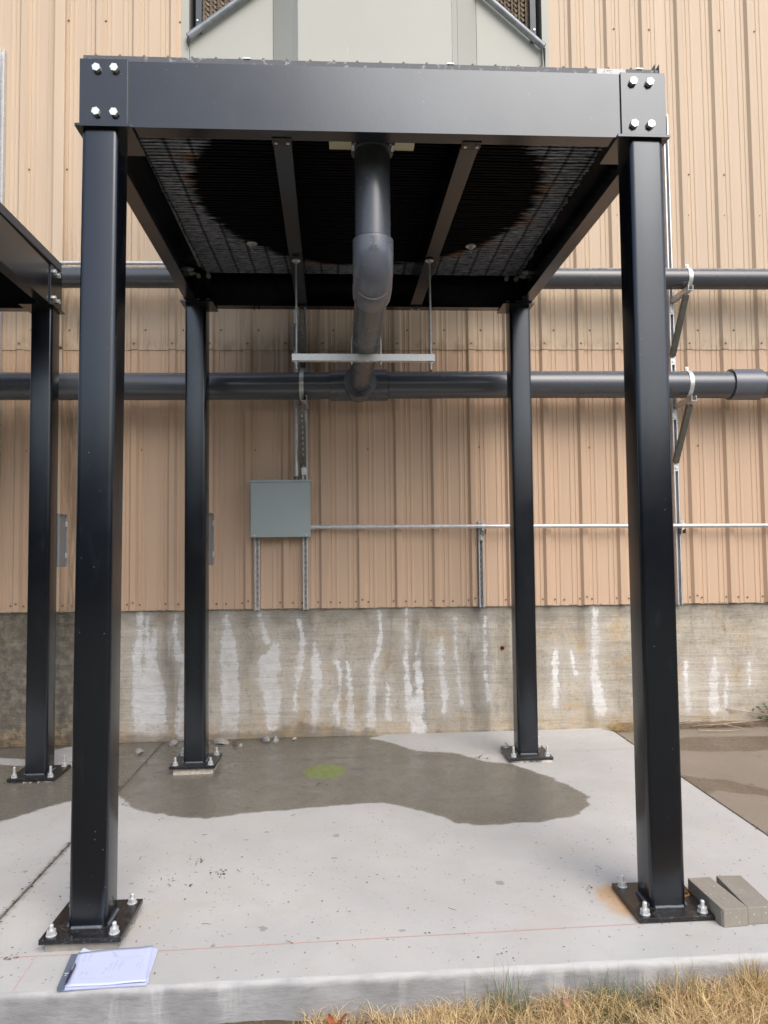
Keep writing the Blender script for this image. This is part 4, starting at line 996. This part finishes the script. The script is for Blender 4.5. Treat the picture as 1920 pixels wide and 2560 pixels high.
# two grey blocks beside the front right plate
def block(pts, h, label, notch=False):
    z = SZ(1.4) + h; mb = MB(); f = [Vector((x, y, z)) for x, y in pts]; b = [Vector((x, y, SZ(x) + .0005)) for x, y in pts]; k = len(f)
    mb.add(f + b, [tuple(range(k)), tuple(range(2 * k - 1, k - 1, -1))] + [(i, i + k, (i + 1) % k + k, (i + 1) % k) for i in range(k)])
    return tag(obj('block', mb, BLOCK, None, .003, (*pts[0], SZ(1.4))), label, 'block', 'grey blocks beside the front right post')
block([(1.352, -.212), (1.452, -.208), (1.455, -.195), (1.440, .070), (1.337, .066), (1.345, -.20)], .072, 'grey block lying against the front right base plate')
block([(1.456, -.200), (1.567, -.198), (1.584, .078), (1.474, .083)], .070, 'grey block farther right of the front right post, next to its twin')

# rubble
def rock(name, x, y, sx, sy, sz, mat, seed, z=None):
    r_ = random.Random(seed); bm = bmesh.new(); bmesh.ops.create_icosphere(bm, subdivisions=2, radius=1)
    a = r_.uniform(0, 6)
    off = [Vector((r_.uniform(-1, 1), r_.uniform(-1, 1), r_.uniform(-1, 1))).normalized() for _ in range(7)]
    for v in bm.verts:
        p = v.co.copy()
        for o_ in off:
            d = p.dot(o_)
            if d > .62: p -= o_ * (d - .62)
        p *= r_.uniform(.94, 1.06)
        v.co = Vector((p.x * sx, p.y * sy, max(p.z, -.55) * sz))
    me = bpy.data.meshes.new(name); bm.to_mesh(me); bm.free(); me.materials.append(mat)
    o = bpy.data.objects.new(name, me); C.objects.link(o); o.location = (x, y, (SZ(x) if z is None else z) + .5 * sz); o.rotation_euler = (0, 0, a)
    return o
for i, (x, y, sx, sy, sz, m, lab) in enumerate((
    (-1.738, 2.65, .042, .035, .035, STONE, 'pale angular chip alone on the wet slab left of the joint'),
    (-1.535, 2.86, .050, .030, .030, STONE, 'pale wedge of rubble at the back end of the slab joint'),
    (-1.150, 2.86, .085, .045, .028, STONE, 'flat grey stone at the wall right behind the back left post'),
    (-1.035, 2.80, .028, .025, .025, STONE_D, 'dark brown crumb of rubble right of the flat grey stone'),
    (-.985, 2.74, .022, .020, .020, STONE, 'small pale crumb in front of the dark brown crumb'),
    (-.800, 2.88, .085, .035, .034, STONE, 'long pale lump of broken concrete lying at the foot of the wall'),
    (-.715, 2.86, .055, .030, .032, STONE, 'shorter lump of broken concrete just right of the long one'),
    (-.565, 2.88, .022, .020, .018, STONE, 'small pale chip at the wall farthest right of the rubble'))):
    tag(rock('rubble_stone', x, y, sx, sy, sz, m, 20 + i), lab, 'stone', 'rubble along the foot of the wall')
for i, (x, y, s, lab) in enumerate(((.83, -.60, .06, 'grey stone half buried in the dry grass below the slab edge'), (1.33, -.66, .05, 'grey stone in the dry grass near the lower right corner'))):
    tag(rock('field_stone', x, y, s, s * .8, s * .5, STONE, 60 + i, -.185), lab, 'stone', 'stones in the grass')

# bits of leaf and grit on the slab
mb = MB(); r_ = random.Random(3)
def bit(x, y, s):
    a = r_.uniform(0, 6.3); z = SZ(x) + .002 + r_.uniform(0, .003); n = r_.choice((4, 5, 6)); top = []
    e = r_.uniform(.25, .8)
    for i in range(n):
        t_ = 2 * math.pi * i / n; p = Vector((math.cos(t_) * s, math.sin(t_) * s * e, r_.uniform(0, s * .4))); q = Matrix.Rotation(a, 3, 'Z') @ p * r_.uniform(.6, 1.1)
        top.append((x + q.x, y + q.y, z + q.z))
    c = (x, y, z + s * .3); mb.add(top + [c], [(i, (i + 1) % n, n) for i in range(n)])
for cx, cy, n, sp, s in ((.834, 2.212, 16, .03, .011), (-.896, .625, 12, .03, .008), (-.771, .494, 14, .025, .010), (-.881, .371, 5, .012, .009), (-1.509, 1.512, 9, .02, .009), (.83, .674, 3, .012, .010),
                         (-.357, 1.742, 12, .035, .011), (-1.20, 1.25, 9, .03, .008), (-1.43, -.16, 14, .02, .008), (.93, .17, 10, .02, .007), (1.05, .35, 8, .02, .007), (.44, -.31, 4, .012, .006), (-.98, .44, 10, .03, .007), (-1.40, 1.02, 5, .03, .006), (-1.02, 2.05, 14, .05, .010), (-1.03, 2.24, 10, .05, .009), (-1.42, 2.05, 8, .03, .009)):
    for _ in range(n): bit(cx + r_.gauss(0, sp), cy + r_.gauss(0, sp), s * r_.uniform(.4, 1.1))
for _ in range(1500):
    x = r_.uniform(-3.2, 2.0); y = r_.uniform(-.36, 2.9)
    if abs(x + 1.626) < .02: continue
    bit(x, y, r_.choice((.002, .0025, .003, .003, .004, .006)))
for _ in range(260): bit(-1.626 + r_.gauss(0, .009), r_.uniform(-.4, 2.9), r_.uniform(.003, .009))
for _ in range(120): bit(2.048 + r_.gauss(0, .012), r_.uniform(.6, 2.9), r_.uniform(.003, .008))
stuff(tag(obj('leaf_litter', mb, LITTER), 'small dark bits of leaf and grit scattered over the concrete', 'debris'))
# small curled twigs
def twig(x, y, z, L, r=.0012, a=None, mat=TWIG, mbx=None):
    a = r_.uniform(0, 6.3) if a is None else a; d = a; pts = [Vector((x, y, z))]
    for _ in range(6):
        d += r_.uniform(-.35, .35); pts.append(pts[-1] + Vector((math.cos(d), math.sin(d), r_.uniform(-.04, .05))) * L / 6)
    mbx.tube(pts, [r, r, r, r, r * .9, r * .8, r * .5], 5)
mb = MB()
for _ in range(46): twig(r_.uniform(-1.4, 1.9), r_.uniform(-.3, 2.7), -.038 + .0, r_.uniform(.02, .05), .0009, None, TWIG, mb)
stuff(tag(obj('twig_scraps', mb, LITTER), 'tiny curled dark twigs scattered over the pale slab', 'debris'))

# straw, twigs and weeds at the foot of the wall on the right
mb = MB()
for _ in range(220):
    x = 2.05 + abs(r_.gauss(0, .10)); y = 2.86 + r_.uniform(-.06, .06); a = r_.uniform(0, math.pi * 2); L = r_.uniform(.04, .16); el = r_.uniform(.0, .9) ** 2
    p = Vector((x, y, -.02)); d = Vector((math.cos(a) * math.cos(el), math.sin(a) * math.cos(el) * .5, math.sin(el)))
    mb.tube([p, p + d * L * .5 + Vector((0, 0, .012)), p + d * L - Vector((0, 0, .02 * (1 - el)))], [.0016, .0014, .0006], 4)
stuff(tag(obj('straw_clump', mb, STRAW), 'tuft of dry yellow straw at the wall just left of the front right post', 'dry grass'))
mb = MB()
for _ in range(700):
    x = r_.uniform(2.1, 3.7); y = WY(x) - .02 - abs(r_.gauss(0, .045)); a = r_.gauss(0, .35); L = r_.uniform(.03, .16)
    p = Vector((x, y, -.018 + r_.uniform(0, .045))); d = Vector((math.cos(a), math.sin(a), r_.uniform(-.1, .12)))
    mb.tube([p, p + d * L * .5 + Vector((0, 0, .004)), p + d * L], [.0013, .0014, .0005], 4)
stuff(tag(obj('pine_litter', mb, TWIG), 'brown heap of dry needles along the wall foot on the right', 'debris'))
mb = MB()
for pts in ([(2.72, 2.84, .0), (2.95, 2.80, .02), (3.12, 2.80, .035), (3.32, 2.84, .04)], [(2.95, 2.80, .02), (3.05, 2.72, .01), (3.09, 2.66, -.005)], [(3.05, 2.90, .12), (3.35, 2.84, .08), (3.7, 2.70, .02)], [(2.70, 2.70, .0), (2.9, 2.68, -.005), (3.05, 2.70, -.005)]):
    mb.tube([Vector(p) for p in pts], [.0045] + [.004] * (len(pts) - 2) + [.002], 6)
tag(obj('bare_branch', mb, simple('bleached_wood', (.42, .35, .26), .8, 0, .2, 30), None, 0, (3, 2.8, 0)), 'pale bare forked branch lying on the needles by the wall at right', 'branch')
wd = thing('weed', 'small green weed against the wall at the right edge', 'plant', (3.42, 2.84, -.01))
mb = MB(); lf = MB()
for k in range(16):
    a = r_.uniform(0, 6.3); L = r_.uniform(.10, .26); el = r_.uniform(.5, 1.4); p0 = Vector((3.42 + r_.uniform(-.05, .05), 2.84, -.01)); d = Vector((math.cos(a) * math.cos(el), math.sin(a) * math.cos(el) * .4, math.sin(el)))
    p1 = p0 + d * L; mb.tube([p0, p0 + d * L * .6, p1], [.0018, .0014, .0007], 4)
    for q in range(9):
        c = p0 + d * L * r_.uniform(.25, 1); n = Vector((r_.uniform(-1, 1), r_.uniform(-1, 1), r_.uniform(-.3, .8))).normalized(); s = n.orthogonal().normalized(); ll = r_.uniform(.02, .045)
        lf.add([c, c + n * ll * .5 + s * ll * .22, c + n * ll, c + n * ll * .5 - s * ll * .22], [(0, 1, 2, 3)])
obj('stem', mb, GLEAF, wd); stuff(obj('foliage', lf, GLEAF, wd))

# dry grass in front of the slab
def blades(n, xf, yf_, hf, lean, wmin, wmax, green, seed, zf=lambda x, y: -.19 + .006 * x):
    g = np.random.default_rng(seed); x = xf(g, n); y = yf_(g, n); h = hf(g, x, y); 
    if n > 5000:
        den = np.sin(x * 13 + 2 * np.sin(y * 17)) + np.sin(x * 31 + y * 23) + np.sin(x * 5.3 - y * 9 + 1.7)
        keep = g.uniform(-1.4, 2.2, len(x)) < den + 1.1; x, y, h = x[keep], y[keep], h[keep]
    m = len(x); a = g.uniform(0, 2 * math.pi, m); ln = g.uniform(*lean, m); w_ = g.uniform(wmin, wmax, m); az = g.uniform(0, math.pi, m)
    z = zf(x, y); S_ = 4; V = np.zeros((m, 2 * S_ - 1, 3)); tdir = g.uniform(.2, 1.4, m)
    for s in range(S_):
        t = s / (S_ - 1); out = ln * h * (t ** 1.6); up_ = h * t * np.sqrt(np.clip(1 - (ln * t) ** 2 * .45, .02, 1))
        cx = x + np.cos(a) * out + np.cos(a * 3.1) * .1 * h * t; cy = y + np.sin(a) * out; cz = z + up_
        ww = w_ * (1 - t * .75) / 2
        if s < S_ - 1:
            V[:, 2 * s] = np.stack([cx - np.cos(az) * ww, cy - np.sin(az) * ww, cz], 1); V[:, 2 * s + 1] = np.stack([cx + np.cos(az) * ww, cy + np.sin(az) * ww, cz], 1)
        else: V[:, 2 * s] = np.stack([cx, cy, cz], 1)
    k = 2 * S_ - 1; V = V.reshape(-1, 3); V[:, 1] = np.minimum(V[:, 1], -.4155)
    F = []
    for s in range(S_ - 2): F += [(2 * s, 2 * s + 1, 2 * s + 3), (2 * s, 2 * s + 3, 2 * s + 2)]
    F += [(2 * S_ - 4, 2 * S_ - 3, 2 * S_ - 2)]
    F = (np.array(F)[None] + (np.arange(m) * k)[:, None, None]).reshape(-1, 3)
    tint = np.repeat(g.uniform(0, 1, m), k); gg = np.repeat(green(g, x, y), k)
    return V, F, tint, gg
def clump(x): return .5 + .5 * np.sin(x * 9.7 + 1.1) * np.sin(x * 4.3 + .3)
bump_ = lambda x, c, s: np.exp(-((x - c) / s) ** 2)
parts_ = []
hfun = lambda g, x, y: (.030 + .035 * np.clip((x + .3) / 1.2, 0, 1) + .045 * clump(x) + .075 * bump_(x, 1.34, .13) + .06 * bump_(x, 1.08, .07) + .04 * bump_(x, .93, .06) + .03 * bump_(x, .80, .10) + .05 * np.clip((x - 1.2) / .5, 0, 1)) * g.uniform(.3, 1.0, len(x)) * np.where(x < -.25, .55, 1)
gfun = lambda g, x, y: np.clip(.55 * bump_(x, .42, .07) + .75 * bump_(x, .78, .12) * (y > -.55) + .8 * (g.uniform(0, 1, len(x)) < .07), 0, 1) * (g.uniform(0, 1, len(x)) < .6)
parts_.append(blades(21000, lambda g, n: np.concatenate([g.uniform(-.35, 2.6, int(n * .85)), g.uniform(-3.0, -.35, n - int(n * .85))]), lambda g, n: -.418 - np.abs(g.normal(0, .22, n)), hfun, (.3, 1.25), .0016, .0044, gfun, 1))
parts_.append(blades(12000, lambda g, n: g.uniform(-.3, 2.6, n), lambda g, n: -.42 - g.uniform(0, .35, n), lambda g, x, y: g.uniform(.05, .11, len(x)) * (.7 + .6 * np.clip(x / 1.3, 0, 1)), (.9, 1.35), .0012, .003, lambda g, x, y: np.zeros(len(x)), 2, zf=lambda x, y: -.165 + .010 * x))
tall = ((.36, 24, .16), (.42, 70, .24), (.47, 36, .18), (.60, 16, .15), (.69, 20, .19), (.78, 90, .18), (.86, 90, .17), (.94, 40, .17), (1.10, 26, .22), (1.32, 20, .22), (.28, 12, .14), (1.02, 14, .14))
for i, (cx, n, h) in enumerate(tall):
    parts_.append(blades(n, lambda g, n, cx=cx: cx + g.normal(0, .028, n), lambda g, n: -.425 - np.abs(g.normal(0, .03, n)), lambda g, x, y, h=h: h * g.uniform(.35, 1.0, len(x)), (.05, .55), .0012, .0026, lambda g, x, y: (g.uniform(0, 1, len(x)) < .85) * 1.0, 50 + i))
for i, (cx, n, h) in enumerate(((1.00, 60, .16), (1.08, 90, .19), (1.15, 40, .15), (1.33, 160, .21), (1.27, 60, .15), (1.42, 60, .15), (.66, 30, .13))):
    parts_.append(blades(n, lambda g, n, cx=cx: cx + g.normal(0, .022, n), lambda g, n: -.425 - np.abs(g.normal(0, .03, n)), lambda g, x, y, h=h: h * g.uniform(.5, 1.0, len(x)), (.1, .8), .0014, .003, lambda g, x, y: (g.uniform(0, 1, len(x)) < .1) * 1.0, 80 + i))
off = 0; VV = []; FF = []; TT = []; GG = []
for V, F, t_, g_ in parts_: VV.append(V); FF.append(F + off); TT.append(t_); GG.append(g_); off += len(V)
GR = m_grass('dry_grass', (.36, .20, .08), (.92, .72, .38), (.10, .16, .04))
stuff(tag(np_mesh('dry_grass', np.concatenate(VV), np.concatenate(FF), GR, dict(tint=np.concatenate(TT), green=np.concatenate(GG))), 'dry yellow grass with a few green blades along the slab edge', 'grass'))
# curled red-brown leaf
mb = MB(); cx, cy, cz = -.19, -.50, -.145; c = Vector((cx, cy, cz)); out = []
for k in range(16):
    a = 2 * math.pi * k / 16; r = .031 * (1 + .35 * math.cos(5 * a)) * random.uniform(.9, 1.1); out.append((cx + r * math.cos(a), cy + r * math.sin(a) * .8, cz + .02 * math.cos(2 * a) + .012))
mb.add([c] + out, [(0, 1 + k, 1 + (k + 1) % 16) for k in range(16)], True)
tag(obj('fallen_leaf', mb, RLEAF, None, 0, (cx, cy, cz)), 'curled red-brown leaf at the bottom edge left of the dry grass', 'leaf')
mb = MB(); cx, cy, cz = .62, -.50, -.105; out = [(cx + .018 * math.cos(a) * (1.3 if i % 4 == 0 else .8), cy + .020 * math.sin(a), cz + .012 * math.cos(2 * a)) for i, a in enumerate([k * math.pi / 5 for k in range(10)])]
mb.add([(cx, cy, cz)] + out, [(0, 1 + k, 1 + (k + 1) % 10) for k in range(10)], True)
tag(obj('fallen_leaf', mb, simple('pale_brown_leaf', (.36, .20, .12), .8, 0, .2, 40), None, 0, (cx, cy, cz)), 'pale brown leaf caught in the middle of the dry grass', 'leaf')
